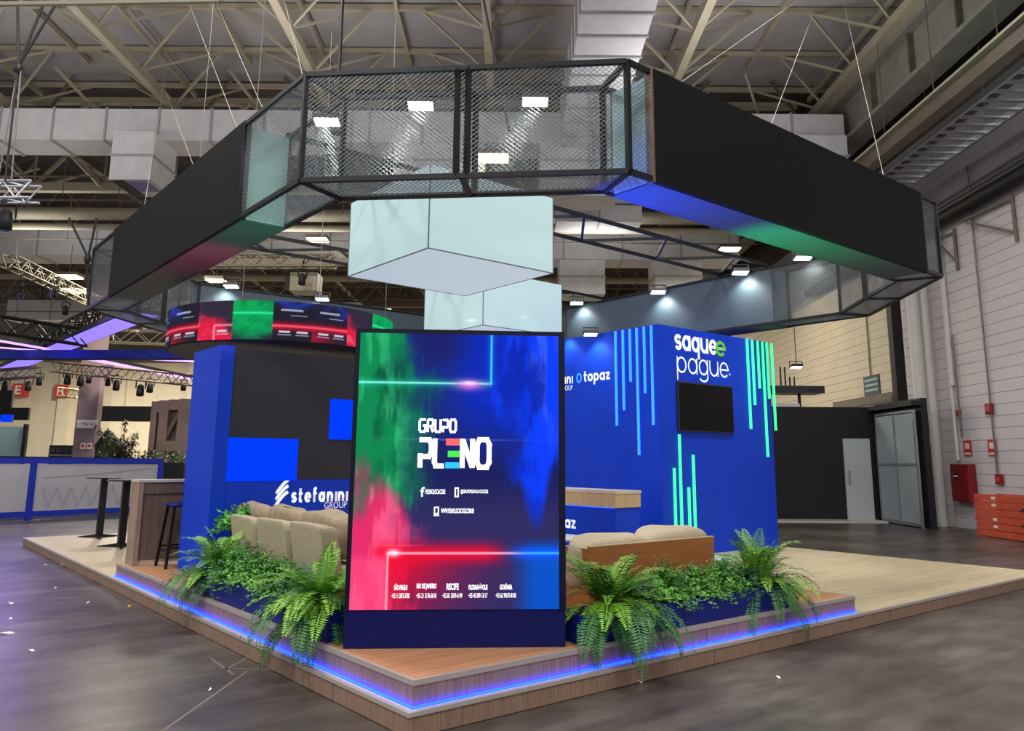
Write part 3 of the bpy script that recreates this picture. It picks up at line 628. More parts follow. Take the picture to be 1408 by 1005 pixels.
for m_, a0, a1, z0, z1 in ((K['sred'], .69, .792, 1.708, 1.757), (K['sgreen'], .705, .792, 1.623, 1.668), (K['sblue'], .688, .79, 1.541, 1.586)):
    MB().obox(TP(a0, -.003, z0), tx*(a1-a0), ty*.003, (0, 0, z1-z0)).build('letter_bar', m_, scr)
letter('f', O(.513, 1.338), tx, (0, 0, 1), .03, .068, K['screenwhite'], scr, bold=.02)
letter('/PLENOLOCACOES', O(.548, 1.357), tx, (0, 0, 1), .145, .034, K['screenwhite'], scr, bold=.02)
strokes([[(0, 0), (.022, 0), (.022, .06), (0, .06), (0, 0), (.022, 0)]], .009, O(.765, 1.34), tx, (0, 0, 1), K['screenwhite'], scr)
letter('@GRUPOPLENOLOCACOES', O(.805, 1.357), tx, (0, 0, 1), .2, .034, K['screenwhite'], scr, bold=.02)
strokes([[(0, .012), (.028, .012), (.028, .056), (0, .056), (0, .012), (.028, .012)]], .008, O(.618, 1.207), tx, (0, 0, 1), K['screenwhite'], scr)
strokes([[(-.005, 0), (.033, 0)]], .01, O(.618, 1.207), tx, (0, 0, 1), K['screenwhite'], scr)
letter('WWW.PLENOLOCACOES.COM.BR', O(.665, 1.222), tx, (0, 0, 1), .24, .034, K['screenwhite'], scr, bold=.02)
for (c_, ph, x0, x1) in (('SÃO PAULO', '+55 11 2872-3788', .33, .455), ('RIO DE JANEIRO', '+55 21 3176-0618', .505, .645), ('RECIFE', '+55 81 3039-6149', .69, .83), ('FLORIANÓPOLIS', '+55 48 3091-3117', .875, 1.01), ('GOIÂNIA', '+55 62 99670-8100', 1.07, 1.215)):
    wd = (x1-x0)*(.62 if len(c_) < 8 else .75 if len(c_) < 10 else 1); xm = (x0+x1)/2
    letter(c_, O(xm-wd/2, .69), tx, (0, 0, 1), wd, .044, K['screenwhite'], scr, bold=.03)
    letter(ph, O(x0, .635), tx, (0, 0, 1), x1-x0, .033, K['screenwhite'], scr, bold=.01)

# ================= planters and plants
def planter(x0, y0, x1, y1, label):
    t = thing('planter_box', ((x0+x1)/2, (y0+y1)/2, HU), label, 'planter', 'blue planter boxes'); z1 = HU+.2
    for r in ((x0, y0, x1, y0+.02), (x0, y1-.02, x1, y1), (x0, y0+.02, x0+.02, y1-.02), (x1-.02, y0+.02, x1, y1-.02)):
        MB().box(r[0], r[1], HU, r[2], r[3], z1).build('side_board', K['planter'], t)
    MB().box(x0+.02, y0+.02, HU, x1-.02, y1-.02, z1-.03).build('soil', K['soil'], t)
planter(.125, 1.32, .43, 4.22, 'long dark blue planter in front of the beige three seat sofa')
planter(1.55, .125, 4.22, .45, 'long dark blue planter in front of the wooden backed sofa')
fmesh = {}
def frond_mesh(rise, reach, droop, L, key, wid=.056, npair=26):
    m = MB(); pts = []
    p = Vector((0, 0, 0)); ang = rise; n = 18
    for i in range(n+1):
        pts.append((p.copy(), ang)); ang -= droop/n*(.3+1.6*(i/n)); st = L/n
        p = p+Vector((math.cos(ang)*st, 0, math.sin(ang)*st))
    for i in range(0, n-3, 3):
        a, b = pts[i][0], pts[i+3][0]; w = .0035
        m.add([a+Vector((0, w, 0)), a-Vector((0, w, 0)), b-Vector((0, w, 0)), b+Vector((0, w, 0))], [(0, 1, 2, 3)])
    rn = random.Random(key)
    for i in range(2, 2*n):
        f = i/2/n; k = min(n-1, int(f*n)); a, an = pts[k]; q = pts[k+1][0]; c = a.lerp(q, f*n-k)
        wl_ = wid*min(1, .35+f*3.5)*min(1, (1.02-f)*3.2)**.8+.004
        dr = Vector((math.cos(an), 0, math.sin(an))); up = Vector((-dr.z, 0, dr.x))
        for s in (-1, 1):
            tip = c+Vector((0, s*wl_, 0))+dr*wl_*.2+up*(.2*wl_*rn.uniform(-1.2, .7)); hw = L/n*.19
            m.add([c-dr*hw, c+(tip-c)*.5-dr*hw*1.1, tip, c+(tip-c)*.5+dr*hw*1.1], [(0, 1, 2, 3)])
    return m
VAR = []
for k, (ri, dr, L) in enumerate(((1.38, .7, .5), (1.2, 1.1, .54), (1.0, 1.25, .55), (.8, 1.4, .55), (.5, 1.5, .55), (1.3, 1.5, .52), (.3, 1.9, .72), (0, 1.6, .7))):
    VAR.append([frond_mesh(ri, 0, dr, L, k).mesh('frond', K[q]) for q in ('fern', 'fern_dark', 'fern_light')])
def fern(x, y, z, sc, n, label, droopy=.3, seed=0, bias=None):
    t = thing('boston_fern', (x, y, z), label, 'fern', 'large ferns in the planters'); rn = random.Random(seed)
    MB().lathe((x, y, z-.13), ((.07, 0), (.1, .12), (.09, .13)), 14).build('pot', K['soil'], t)
    for i in range(n):
        rr = rn.random()
        v = rn.choice((0, 1, 5, 1, 2)) if rr > droopy+.3 else rn.choice((2, 3, 4)) if rr > droopy else rn.choice((4, 6, 7))
        az = rn.uniform(0, 2*math.pi)
        if v in (4, 6, 7) and bias is not None: az = bias+rn.gauss(0, .9)
        o = bpy.data.objects.new('frond', VAR[v][1 if v in (6, 7) or rn.random() < .3 else 2 if v in (0, 1, 5) and rn.random() < .7 else 0]); COL.objects.link(o); o.parent = t
        o.location = (rn.uniform(-.05, .05), rn.uniform(-.05, .05), rn.uniform(-.03, .02)); o.rotation_euler = (rn.uniform(-.15, .15), rn.uniform(-.12, .12), az)
        s = sc*rn.uniform(.75, 1.12); o.scale = (s, s*1.15, s)
fern(.3, 4.02, HU+.2, 1.0, 74, 'bushy sword fern overhanging the bar end of the three seat sofa planter', .36, 1, 3.6)
fern(.25, 1.66, HU+.2, 1.05, 92, 'large drooping fern hugging the dark edge of the video tower, sofa cushion side', .5, 2, 3.7)
fern(1.97, .28, HU+.2, 1.05, 92, 'large drooping fern hugging the blue edge of the video tower, wooden sofa side', .5, 3, 4.6)
fern(4.02, .33, HU+.2, 1.05, 74, 'bright fern spilling over the far end of the wooden sofa planter', .32, 4, 5.0)
def bush_mesh(seed, R, hgt, n, leaf):
    rn = random.Random(seed); m = MB()
    for i in range(n):
        az = rn.uniform(0, 6.283); el = rn.uniform(.05, 1.5); L = R*rn.uniform(.55, 1.1)
        d = Vector((math.cos(az)*math.cos(el), math.sin(az)*math.cos(el), math.sin(el)*hgt/R)); side = Vector((-math.sin(az), math.cos(az), 0))
        k = 9
        for j in range(2, k+1):
            f = j/k; c = d*L*f-Vector((0, 0, (.35*f*f)*L*rn.uniform(.6, 1.2)))
            for q in range(3):
                a2 = rn.uniform(0, 6.283); e = Vector((math.cos(a2), math.sin(a2), rn.uniform(-.5, .7))).normalized(); ln = leaf*rn.uniform(.6, 1.3); s_ = e.cross(d).normalized()*ln*.17
                m.add([c, c+e*ln*.5+s_, c+e*ln, c+e*ln*.5-s_], [(0, 1, 2, 3)])
    return m
bm = [bush_mesh(11, .3, .34, 330, .038).mesh('foliage', K['bush']), bush_mesh(12, .28, .38, 320, .036).mesh('foliage', K['bush']), bush_mesh(13, .29, .3, 320, .04).mesh('foliage', K['fern_dark'])]
def bush(x, y, i, sc, rot, label):
    t = thing('asparagus_fern', (x, y, HU+.17), label, 'plant', 'feathery fillers in the planters')
    o = bpy.data.objects.new('foliage', bm[i]); COL.objects.link(o); o.parent = t; o.location = (0, 0, .02); o.rotation_euler = (0, 0, rot); o.scale = (sc,)*3; o['kind'] = 'stuff'
    st = MB()
    for k in range(7): st.tube((x, y, HU+.17), (x+.12*math.cos(k*.9), y+.12*math.sin(k*.9), HU+.17+.16*sc), .004, 4)
    st.build('stem', K['fern_dark'], t)
for k, (y, i, s) in enumerate(((3.5, 0, 1.05), (3.05, 1, 1.05), (2.55, 0, 1.1), (2.1, 2, 1.0))):
    bush(.28, y, i, s, k*1.7, 'feathery green plant before the beige cushions, %s from the bar end' % ['first', 'second', 'third', 'fourth'][k])
for k, (x, i, s) in enumerate(((2.25, 2, 1.0), (2.65, 1, 1.0), (3.05, 0, .95), (3.42, 1, .95), (3.72, 2, .9))):
    bush(x, .3, i, s, k*2.1, 'feathery green plant before the wooden sofa back, %s from the video tower' % ['first', 'second', 'third', 'fourth', 'fifth'][k])
# tall pot with maidenhair plant by the charcoal wall
pp = at_y(342, 690, 4.6)
t = thing('potted_plant', (pp.x, pp.y, HU), 'bright green leafy plant in a tall dark blue pot by the charcoal wall', 'plant')
MB().lathe((pp.x, pp.y, HU), ((.15, 0), (.2, .62), (.18, .62), (.17, .58)), 20).build('pot', K['planter'], t)
o = bpy.data.objects.new('foliage', bush_mesh(21, .42, .3, 170, .075).mesh('foliage', K['bright'])); COL.objects.link(o); o.parent = t; o.location = (0, 0, .62); o['kind'] = 'stuff'; o.scale = (.92, .82, .9)
st = MB()
for k in range(9): st.tube((pp.x, pp.y, HU+.58), (pp.x+.2*math.cos(k*.7), pp.y+.2*math.sin(k*.7), HU+.58+.18), .005, 4)
st.build('stem', K['fern_dark'], t)

# ================= sofas
cs = [at_x(*q, .5) for q in ((313, 708), (348.5, 715.5), (350, 713), (394.5, 722.5), (400, 719.5), (457, 735.5))]
yy = [c.y for c in cs]; yy[2] = yy[1]-.012; yy[4] = yy[3]-.03; yy[5] += .14; xf = .50
t = thing('three_seat_sofa', (.85, (yy[0]+yy[5])/2, HU), 'beige three seat sofa with boxy back cushions behind the planter', 'sofa')
MB().box(xf+.06, yy[5]+.02, HU+.12, xf+.85, yy[0]-.02, HU+.22).build('base', K['brownwood'], t, bevel=.01)
for x in (xf+.1, xf+.76):
    for y in (yy[5]+.08, yy[0]-.12): MB().box(x, y, HU, x+.05, y+.05, HU+.12).build('leg', K['brownwood'], t)
for k in range(3):
    y1, y0 = yy[2*k], yy[2*k+1]
    # back cushion: rounded slab leaning back
    MB().pillow((xf+.13-.012*k, (y0+y1)/2, HU+.45+.012*k), (.095, 0, -.012), (.02, (y1-y0)/2-.014, 0), (-.045, 0, .27), e=.16, n=14, puff=.012, seed=k).build('back_cushion', K['cushion'], t)
    MB().pillow((xf+.52, (y0+y1)/2, HU+.3), (.32, 0, 0), (0, (y1-y0)/2-.004, 0), (0, 0, .08), e=.25, n=10, puff=.01, seed=k+5).build('seat_cushion', K['cushion'], t)
MB().box(xf+.24, yy[5]-.03, HU+.1, xf+.8, yy[5]+.01, HU+.45).build('arm_frame', K['brownwood'], t)
for k, (a, b, zt) in enumerate(((331, 371, 697), (374, 419, 700), (422, 480, 711))):
    pa, pb = at_x(a, zt+12, .85), at_x(b, zt+16, .85)
    c = Vector((.87, (pa.y+pb.y)/2, HU+.615))
    t = thing('throw_pillow', c-Vector((0, 0, .26)), ['taupe throw pillow on the beige sofa, beside the leafy pot', 'taupe throw pillow in the middle of the beige sofa', 'taupe throw pillow on the beige sofa, beside the video tower'][k], 'pillow', 'taupe pillows on the beige sofa')
    MB().pillow(c, (.1, 0, .02), (0, (pa.y-pb.y)/2-.005, 0), (-.05, 0, .215), e=.5, n=12, puff=.07, seed=k+20).build('pillow_body', K['pillow'], t)
    MB().path([c+Vector((-.05*math.sin(q*math.pi/6), ((pa.y-pb.y)/2-.03)*math.cos(q*math.pi/6), .212*abs(math.sin(q*math.pi/6))**.6)) for q in range(7)], .005, 5).build('piping', K['piping'], t)
# wooden backed sofa
zb = .87; sx0, sx1, sy = 2.34, 4.07, .86
t = thing('two_seat_sofa', ((sx0+sx1)/2, sy+.35, HU), 'sofa with plain brown wooden back board facing the blue desk', 'sofa')
MB().box(sx0, sy, HU, sx1, sy+.03, zb).build('back_board', K['brownwood'], t)
MB().box(sx0, sy+.03, HU, sx0+.03, sy+.75, zb-.02).build('side_board', K['brownwood'], t)
MB().box(sx1-.03, sy+.03, HU, sx1, sy+.75, zb-.02).build('side_board', K['brownwood'], t)
for r in ((sx0-.002, sy-.003, sx1+.002, sy+.033), (sx0-.002, sy+.033, sx0+.033, sy+.75)):
    z0 = zb if r[1] < sy else zb-.02; MB().box(r[0], r[1], z0, r[2], r[3], z0+.008).build('edge_band', K['oak_pale'], t)
MB().box(sx0+.03, sy+.03, HU+.08, sx1-.03, sy+.72, HU+.2).build('base', K['brownwood'], t)
xm = (sx0+sx1)/2
for a, b in ((sx0+.04, xm-.005), (xm+.005, sx1-.04)): MB().pillow(((a+b)/2, sy+.42, HU+.28), ((b-a)/2, 0, 0), (0, .3, 0), (0, 0, .08), e=.25, n=10).build('seat_cushion', K['cushion'], t)
for k, (a, b, zt) in enumerate(((790, 888, .93), (881, 967, .965))):
    pa, pb = at_y(a, 735, sy+.16), at_y(b, 728, sy+.16); c = Vector(((pa.x+pb.x)/2, sy+.2, zt-.235)); hx = (pb.x-pa.x)/2
    t = thing('back_pillow', c-Vector((0, 0, .24)), ['beige back pillow on the wooden backed sofa, beside the tower', 'beige back pillow on the wooden backed sofa, at its open end'][k], 'pillow', 'back pillows of the wooden sofa')
    MB().pillow(c, (hx, 0, 0), (0, .13, .04), (0, -.04, .235), e=.42, n=14, puff=.05, seed=k+31).build('pillow_body', K['cushion'], t)
    MB().path([c+Vector((hx*(-.95+q*.19), -.165+.03*abs(q-5)/5, .075+.012*math.sin(q*1.3))) for q in range(11)], .007, 5).build('piping', K['piping'], t)
c = at_z(989, 767, .60)
t = thing('side_table', (c.x, c.y, HU), 'small round white table beside the wooden sofa and the bright fern', 'table')
MB().lathe((c.x, c.y, .575), ((.19, 0), (.2, .005), (.2, .02), (.195, .025)), 28).build('table_top', K['whitetable'], t)
MB().lathe((c.x, c.y, HU), ((.13, 0), (.13, .015), (.03, .02), (.03, .28)), 20).build('pedestal', K['whitetable'], t)
c = at_z(766, 737, .62)
t = thing('coffee_table', (c.x, c.y, HU), 'low white table half hidden by the tower, before the blue desk', 'table')
MB().lathe((c.x, c.y, .58), ((.3, 0), (.31, .01), (.31, .04), (.3, .045)), 28).build('table_top', K['whitetable'], t)
MB().lathe((c.x, c.y, HU), ((.2, 0), (.2, .015), (.04, .02), (.04, .285)), 20).build('pedestal', K['whitetable'], t)

# ================= charcoal screen wall with blue pilaster
bx, by, bd, bz, bx1 = .515, 5.03, .94, 2.9, 3.5
t = thing('screen_wall', ((bx+bx1)/2, by+bd/2, HL), 'charcoal display wall with blue pilaster and bright blue squares', 'display wall')
MB().box(bx, by+.03, HU+.004, bx1, by+bd, bz-.02).build('core', K['blue'], t)
MB().box(bx-.012, by, HU+.004, bx+.15, by+bd, bz).build('pilaster', K['blue'], t)
MB().box(bx+.15, by+.018, 1.36, bx1, by+.03, bz-.02).build('screen_field', K['wallblack'], t)
MB().box(bx+.15, by+.012, HU+.004, bx1, by+.03, 1.355).build('lower_panel', K['blue'], t)
for a, b, c_, d in ((.652, 1.525, 1.345, 1.84), (1.925, 2.45, 1.845, 2.35)): MB().box(a, by+.004, c_, b, by+.018, d).build('bright_square', K['blue_lit'], t)
p0, p1 = at_y(400, 691, by+.01), at_y(477.5, 673, by+.01)
roundtext('stefanini', (p0.x, by+.01, p0.z), Vector((1, 0, 0)), Vector((0, 0, 1)), p1.x-p0.x, .12, .03, K['white'], t, gap=.3)
q0 = at_y(445.5, 699, by+.01); letter('GROUP', (q0.x, by+.01, q0.z), (1, 0, 0), (0, 0, 1), p1.x-q0.x, .075, K['white'], t)
q0 = at_y(455, 713, by+.01); roundtext('topaz', (q0.x-.5, by+.01, q0.z-.02), Vector((1, 0, 0)), Vector((0, 0, 1)), .6, .12, .032, K['white'], t, gap=.14)
ic = at_y(387.5, 682, by+.01); sw = []
for k, (r0, yo) in enumerate(((.13, .10), (.13, .03), (.12, -.04))):
    sw.append([(-.075+.15*j/6, yo-.13+.10*math.sin(j/6*1.5)+.06*(j/6)) for j in range(7)])
strokes(sw, .036, ic+Vector((0, 0, .06)), (1, 0, 0), (0, 0, 1), K['white'], t, name='logo_mark')
# round LED band
CX, CY, CR, cz0, cz1 = 1.93, 6.62, 1.545, 3.04, 3.545
t = thing('round_screen_band', (CX, CY, cz0), 'round hanging screen band with red and green video panels', 'screen')
MB().lathe((CX, CY, cz0), ((CR-.04, 0), (CR-.03, .004), (CR-.03, cz1-cz0), (CR-.1, cz1-cz0), (CR-.1, .05), (.05, .05)), 72).build('drum', K['wallblack'], t)
h, w = 60, 720; Tn = np.linspace(0, 1, h)[:, None]*np.ones((1, w)); n1 = vnoise((h, w), 60, 4, 5, 8); n2 = vnoise((h, w), 90, 5, 4, 9); n3 = vnoise((h, w), 30, 3, 5, 5)
def ang(px): 
    # bearing around the drum of the near surface seen at a pixel column (built from the drum's own place)
    d = ray(px, 440); ox, oy = CAM.x-CX, CAM.y-CY; a_ = d.x**2+d.y**2; b_ = 2*(ox*d.x+oy*d.y); c_ = ox*ox+oy*oy-CR*CR
    disc = b_*b_-4*a_*c_
    if disc < 0: return None
    s = (-b_-math.sqrt(disc))/2/a_; return math.atan2(oy+d.y*s, ox+d.x*s) % (2*math.pi)
edges = [238, 273, 319, 375, 430, 478, 512]
TH = [ang(p) for p in edges]; a0 = TH[2]; wd_ = TH[3]-TH[2]
th = np.linspace(0, 2*math.pi, w)[None, :]*np.ones((h, 1))
im = np.zeros((h, w, 3))+np.array([34, 34, 46]); im = blend(im, (40, 60, 200), sm(n3, .45, .95)*sm(Tn, .5, 1)*.9)
def loc(a, b): return ((th-a) % (2*math.pi))/((b-a) % (2*math.pi)), (((th-a) % (2*math.pi)) < ((b-a) % (2*math.pi))).astype(float)
line = np.exp(-((Tn-.36)/.10)**2); core = np.exp(-((Tn-.37)/.03)**2)
im = blend(im, (220, 16, 50), line*.9); im = blend(im, (255, 120, 140), core*.8)
seq = [('dark', TH[0]-.8, TH[0]), ('rd', TH[0], TH[1]), ('red', TH[1], TH[2]), ('green', TH[2], TH[3]), ('dark', TH[3], TH[4]), ('rd', TH[4], TH[5]), ('red', TH[5], TH[6]), ('green', TH[6], TH[6]+.55), ('dark', TH[6]+.55, TH[6]+1.1)]
marks = []
for kd, a, b in seq:
    s, m_ = loc(a, b)
    if kd == 'green':
        im = blend(im, (38, 50, 60), m_); g = m_*sm(Tn+.34*(n1-.5)+.16*(n2-.5)-.25*np.abs(s-.45), -.2, .42); im = blend(im, (12, 172, 92), g*.97); im = blend(im, (10, 120, 66), g*sm(n2, .4, .9)*.6); im = blend(im, (40, 240, 160), m_*np.exp(-((Tn-.68)/.03)**2))
    elif kd == 'red':
        im = blend(im, (50, 44, 62), m_); g = m_*(1-sm(Tn+.34*(n1-.5)+.16*(n2-.5)+.55*(s-.3), .36, .8)); im = blend(im, (232, 30, 70), g*.97); im = blend(im, (255, 120, 140), g*sm(n2, .5, .75)*.5)
        im = blend(im, (255, 130, 150), m_*core*(s > .5)); im = blend(im, (255, 150, 165), m_*np.exp(-((s-.52)/.03)**2)*(Tn < .38))
    elif kd == 'rd':
        im = blend(im, (200, 24, 56), m_*(1-sm(Tn, .1, .42))*np.clip(1-s, 0, 1)**1.5*.8)
    for q in ([.3, .75] if kd in ('dark', 'rd') else [.75] if kd == 'red' else []):
        im = blend(im, (235, 225, 240), ((np.abs(s-q) < .14) & (Tn > .2) & (Tn < .25)).astype(float)*m_*.85)
        im = blend(im, (200, 190, 215), ((np.abs(s-q) < .17) & (Tn > .135) & (Tn < .165)).astype(float)*m_*.6)
    if kd in ('dark', 'rd'):
        im = blend(im, (215, 215, 240), ((s > .2) & (s < .75) & (Tn > .76) & (Tn < .8)).astype(float)*m_*.7); im = blend(im, (215, 215, 240), ((s > .45) & (s < .85) & (Tn > .63) & (Tn < .66)).astype(float)*m_*.7)
screen_mesh('screen', lambda s, q: Vector((CX+CR*math.cos(s*2*math.pi), CY+CR*math.sin(s*2*math.pi), cz0+.012+q*(cz1-cz0-.012))), srgb2lin(im), vcol_emit('band_screen_pixels', 1.0), t, label='curved strip of red and green video panels')
for k, px in enumerate((361.5, 371.5, 409.5, 419.5, 451, 461)):
    p = at_z(px, 483+(px-360)*.11, cz0-.002)
    if (p.x-CX)**2+(p.y-CY)**2 < CR**2: MB().lathe((p.x, p.y, cz0-.006), ((.018, 0), (.018, .006)), 10).build('downlight', K['lampglass'], t)
for k in range(4):
    a = .8+k*math.pi/2; MB().tube((CX+(CR-.07)*math.cos(a), CY+(CR-.07)*math.sin(a), cz1), (CX+.9*math.cos(a)*1.6, CY+1.5*math.sin(a), 8.9), .005, 5).build('hanging_cable', K['cable'], t)
t = None

# ================= blue tower with neon lines (saque e pague / topaz)
X0, Y0, X1, Y1, ZB = 7.24, 4.2, 10.34, 9.0, 3.8
t = thing('blue_booth_tower', ((X0+X1)/2, (Y0+Y1)/2, HL), 'royal blue booth tower with white lettering and hanging neon lines', 'booth')
MB().box(X0+.02, Y0+.02, HL, X1, Y1, ZB-.01).build('core', K['blue'], t)
MB().box(X0, Y0, HL, X1, Y0+.02, ZB).build('front_panel', K['blue'], t)
MB().box(X0, Y0+.02, HL, X0+.02, Y1, ZB).build('side_panel', K['blue'], t)
p0, p1 = at_y(929, 524, Y0), at_y(1007, 596, Y0)
tv_ = MB().box(p0.x, Y0-.045, p1.z, p1.x, Y0-.005, p0.z).build('blank_screen', K['wallblack'], t, bevel=.006, label='switched off dark screen')
MB().box(p0.x+.02, Y0-.048, p1.z+.02, p1.x-.02, Y0-.045, p0.z-.02).build('screen_face', K['ledblack'], tv_)
def nt(px0, px1, zt, zb, m, plane):
    MB_ = MB()
    if plane == 'y': a = at_y(*zt, Y0).x; z0, z1 = at_y(*zb, Y0).z, min(ZB-.01, at_y(*zt, Y0).z); b = MB().box(a-.017, Y0-.03, z0, a+.017, Y0, z1)
    else: a = at_x(*zt, X0).y; z0, z1 = at_x(*zb, X0).z, ZB-.01; b = MB().box(X0-.03, a-.016, z0, X0, a+.016, z1)
    return b.build('neon_line', m, t)
for a, b in (((847, 456), (851, 585)), ((857, 454), (860.5, 564)), ((866.6, 453), (869, 524.6)), ((876, 451), (882.7, 625.6)), ((886, 450), (889.6, 540.5)), ((896, 449), (902, 584))): nt(0, 0, a, b, K['neonblue'], 'x')
for a, b in (((1026, 466), (1035, 590)), ((1033, 467), (1038.7, 557)), ((1040.5, 468), (1043, 534)), ((1047, 469), (1056, 628)), ((1053, 469), (1056.6, 548)), ((1059.5, 470), (1065.6, 591.6)),
             ((926, 643.5), (930, 740)), ((933, 597.5), (940, 740)), ((946, 670), (949, 740)), ((952, 625.6), (958, 740))): nt(0, 0, a, b, K['green'], 'y')
p0, p1 = at_y(928, 486, Y0), at_y(984.5, 456, Y0); zz = Vector((0, 0, 1)); xx = Vector((1, 0, 0))
roundtext('saque', (p0.x, Y0, at_y(930, 480.5, Y0).z), xx, zz, p1.x-p0.x, .26, .058, K['white'], t, gap=.1)
p2 = at_y(983.5, 486, Y0); roundtext('e', (p2.x, Y0-.004, at_y(930, 480, Y0).z-.02), xx, zz, .29, .27, .056, K['lime'], t, label='lime green letter e')
p0, p1 = at_y(931, 521, Y0), at_y(1001, 500, Y0); roundtext('pague', (p0.x, Y0, at_y(931, 512, Y0).z), xx, zz, p1.x-p0.x, .27, .028, K['white'], t, gap=.16)
p = at_y(1003, 515, Y0); MB().lathe(wl(t), ((.022, 0), (.022, .006)), 12).build('letter_dot', K['lime'], t).matrix_basis = Matrix.Translation(p-wl(t)) @ Vector((0, -1, 0)).to_track_quat('Z', 'Y').to_matrix().to_4x4()
xl = Vector((0, -1, 0))
p0, p1 = at_x(803, 527.5, X0), at_x(839, 512.5, X0); roundtext('topaz', (X0, p0.y, at_x(803, 525, X0).z), xl, zz, p0.y-p1.y, .135, .034, K['white'], t, gap=.18)
p0 = at_x(798, 519.5, X0); strokes([[(.055*math.cos(k*.63), .075*math.sin(k*.63)) for k in range(12)]], .03, p0+Vector((0, .03, 0)), xl, zz, K['neonblue'], t, name='logo_ring')
p0, p1 = at_x(787.5, 527, X0), at_x(787.5, 514, X0); roundtext('stefanini', (X0, p0.y+.9, p0.z), xl, zz, .9, .13, .03, K['white'], t, gap=.26)
p0 = at_x(787.5, 536, X0); letter('GROUP', (X0, p0.y+.33, p0.z), xl, zz, .33, .085, K['white'], t)
# reception desk before it
dz = 1.19; P0 = at_z(846, 675, dz)
p1 = at_y(880.5, 673, P0.y)
t = thing('reception_desk', (P0.x+.3, P0.y+.8, HL), 'blue reception desk with pale oak band and white edge top', 'desk')
x0, y0, x1, y1 = P0.x, P0.y, p1.x, P0.y+2.2
MB().box(x0+.012, y0+.012, HL, x1-.02, y1, dz-.24).build('body', K['blue'], t)
MB().box(x0, y0, dz-.235, x1, y1, dz-.04).build('oak_band', K['oak_pale'], t)
MB().box(x0-.008, y0-.008, dz-.04, x1+.01, y1, dz).build('counter_top', K['pale_top'], t)
MB().box(x0-.002, y0+.03, dz-.245, x0+.01, y1-.03, dz-.236).build('under_light', K['ledcore'], t, label='blue light line under the oak band')
q0 = at_x(792, 727, x0+.012); roundtext('topaz', (x0+.012, q0.y+.62, q0.z), xl, zz, .62, .125, .034, K['white'], t, gap=.12)

# ================= oak bar counter, stool and high tables
cz = 1.33
t = thing('bar_counter', (.7, 6.75, HU), 'grey oak bar counter with pale top beside the blue pilaster', 'counter')
MB().box(.15, 6.56, HU, .205, 6.9, cz-.03).build('end_panel', K['oak_bar'], t)
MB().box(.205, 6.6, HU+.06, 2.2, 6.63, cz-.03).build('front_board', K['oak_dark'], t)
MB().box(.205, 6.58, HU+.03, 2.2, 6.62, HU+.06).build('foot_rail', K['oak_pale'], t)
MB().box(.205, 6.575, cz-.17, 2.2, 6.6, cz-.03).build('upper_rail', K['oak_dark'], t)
MB().box(.21, 6.63, HU+.3, 2.2, 6.88, HU+.33).build('shelf', K['oak_bar'], t)
MB().box(.14, 6.55, cz-.03, 2.2, 6.91, cz).build('counter_top', K['pale_top'], t)
MB().box(2.15, 6.63, HU, 2.2, 6.9, cz-.03).build('end_panel', K['oak_bar'], t)
c = Vector((.60, 6.28, 0)); hs = 1.03
t = thing('bar_stool', (c.x, c.y, HU), 'black metal bar stool partly hidden by the blue pilaster', 'stool')
MB().pillow((c.x, c.y, hs), (.17, 0, 0), (0, .17, 0), (0, 0, .025), e=.3).build('seat', K['planter'], t)
for sx in (-1, 1):
    for sy_ in (-1, 1): MB().bar((c.x+sx*.13, c.y+sy_*.13, hs-.02), (c.x+sx*.2, c.y+sy_*.2, HU), .03).build('leg', K['blackmetal'], t)
for sx in (-1, 1):
    MB().bar((c.x+sx*.182, c.y-.182, HU+.2), (c.x+sx*.182, c.y+.182, HU+.2), .02).build('foot_rest', K['blackmetal'], t); MB().bar((c.x-.182, c.y+sx*.182, HU+.24), (c.x+.182, c.y+sx*.182, HU+.24), .02).build('foot_rest', K['blackmetal'], t)
for k, (px, py, tp, lab) in enumerate((((136), 739, 141, 'tall black pedestal table farther from the oak counter'), (166, 752, 172, 'tall black pedestal table next to the oak counter'))):
    f = at_z(px, py, HL); t = thing('high_table', (f.x, f.y, HL), lab, 'table', 'black high tables')
    MB().lathe((f.x, f.y, 1.215), ((.3, 0), (.31, .006), (.31, .014), (.3, .02)), 32).build('table_top', K['blackmetal'], t)
    MB().box(f.x-.055, f.y-.055, HL+.05, f.x+.055, f.y+.055, 1.215).build('column', K['blackmetal'], t, bevel=.006)
    for j in range(3):
        a = 2.4+j*2.094; d = Vector((math.cos(a), math.sin(a), 0)); n = Vector((-d.y, d.x, 0)); o_ = Vector((f.x, f.y, HL))
        b = MB(); q = o_+d*.4
        b.add([o_-n*.05, o_+n*.05, q+n*.02, q-n*.02, o_-n*.05+Vector((0, 0, .07)), o_+n*.05+Vector((0, 0, .07)), q+n*.02+Vector((0, 0, .015)), q-n*.02+Vector((0, 0, .015))], [(0, 3, 2, 1), (4, 5, 6, 7), (0, 1, 5, 4), (1, 2, 6, 5), (2, 3, 7, 6), (3, 0, 4, 7)])
        b.build('foot', K['blackmetal'], t)
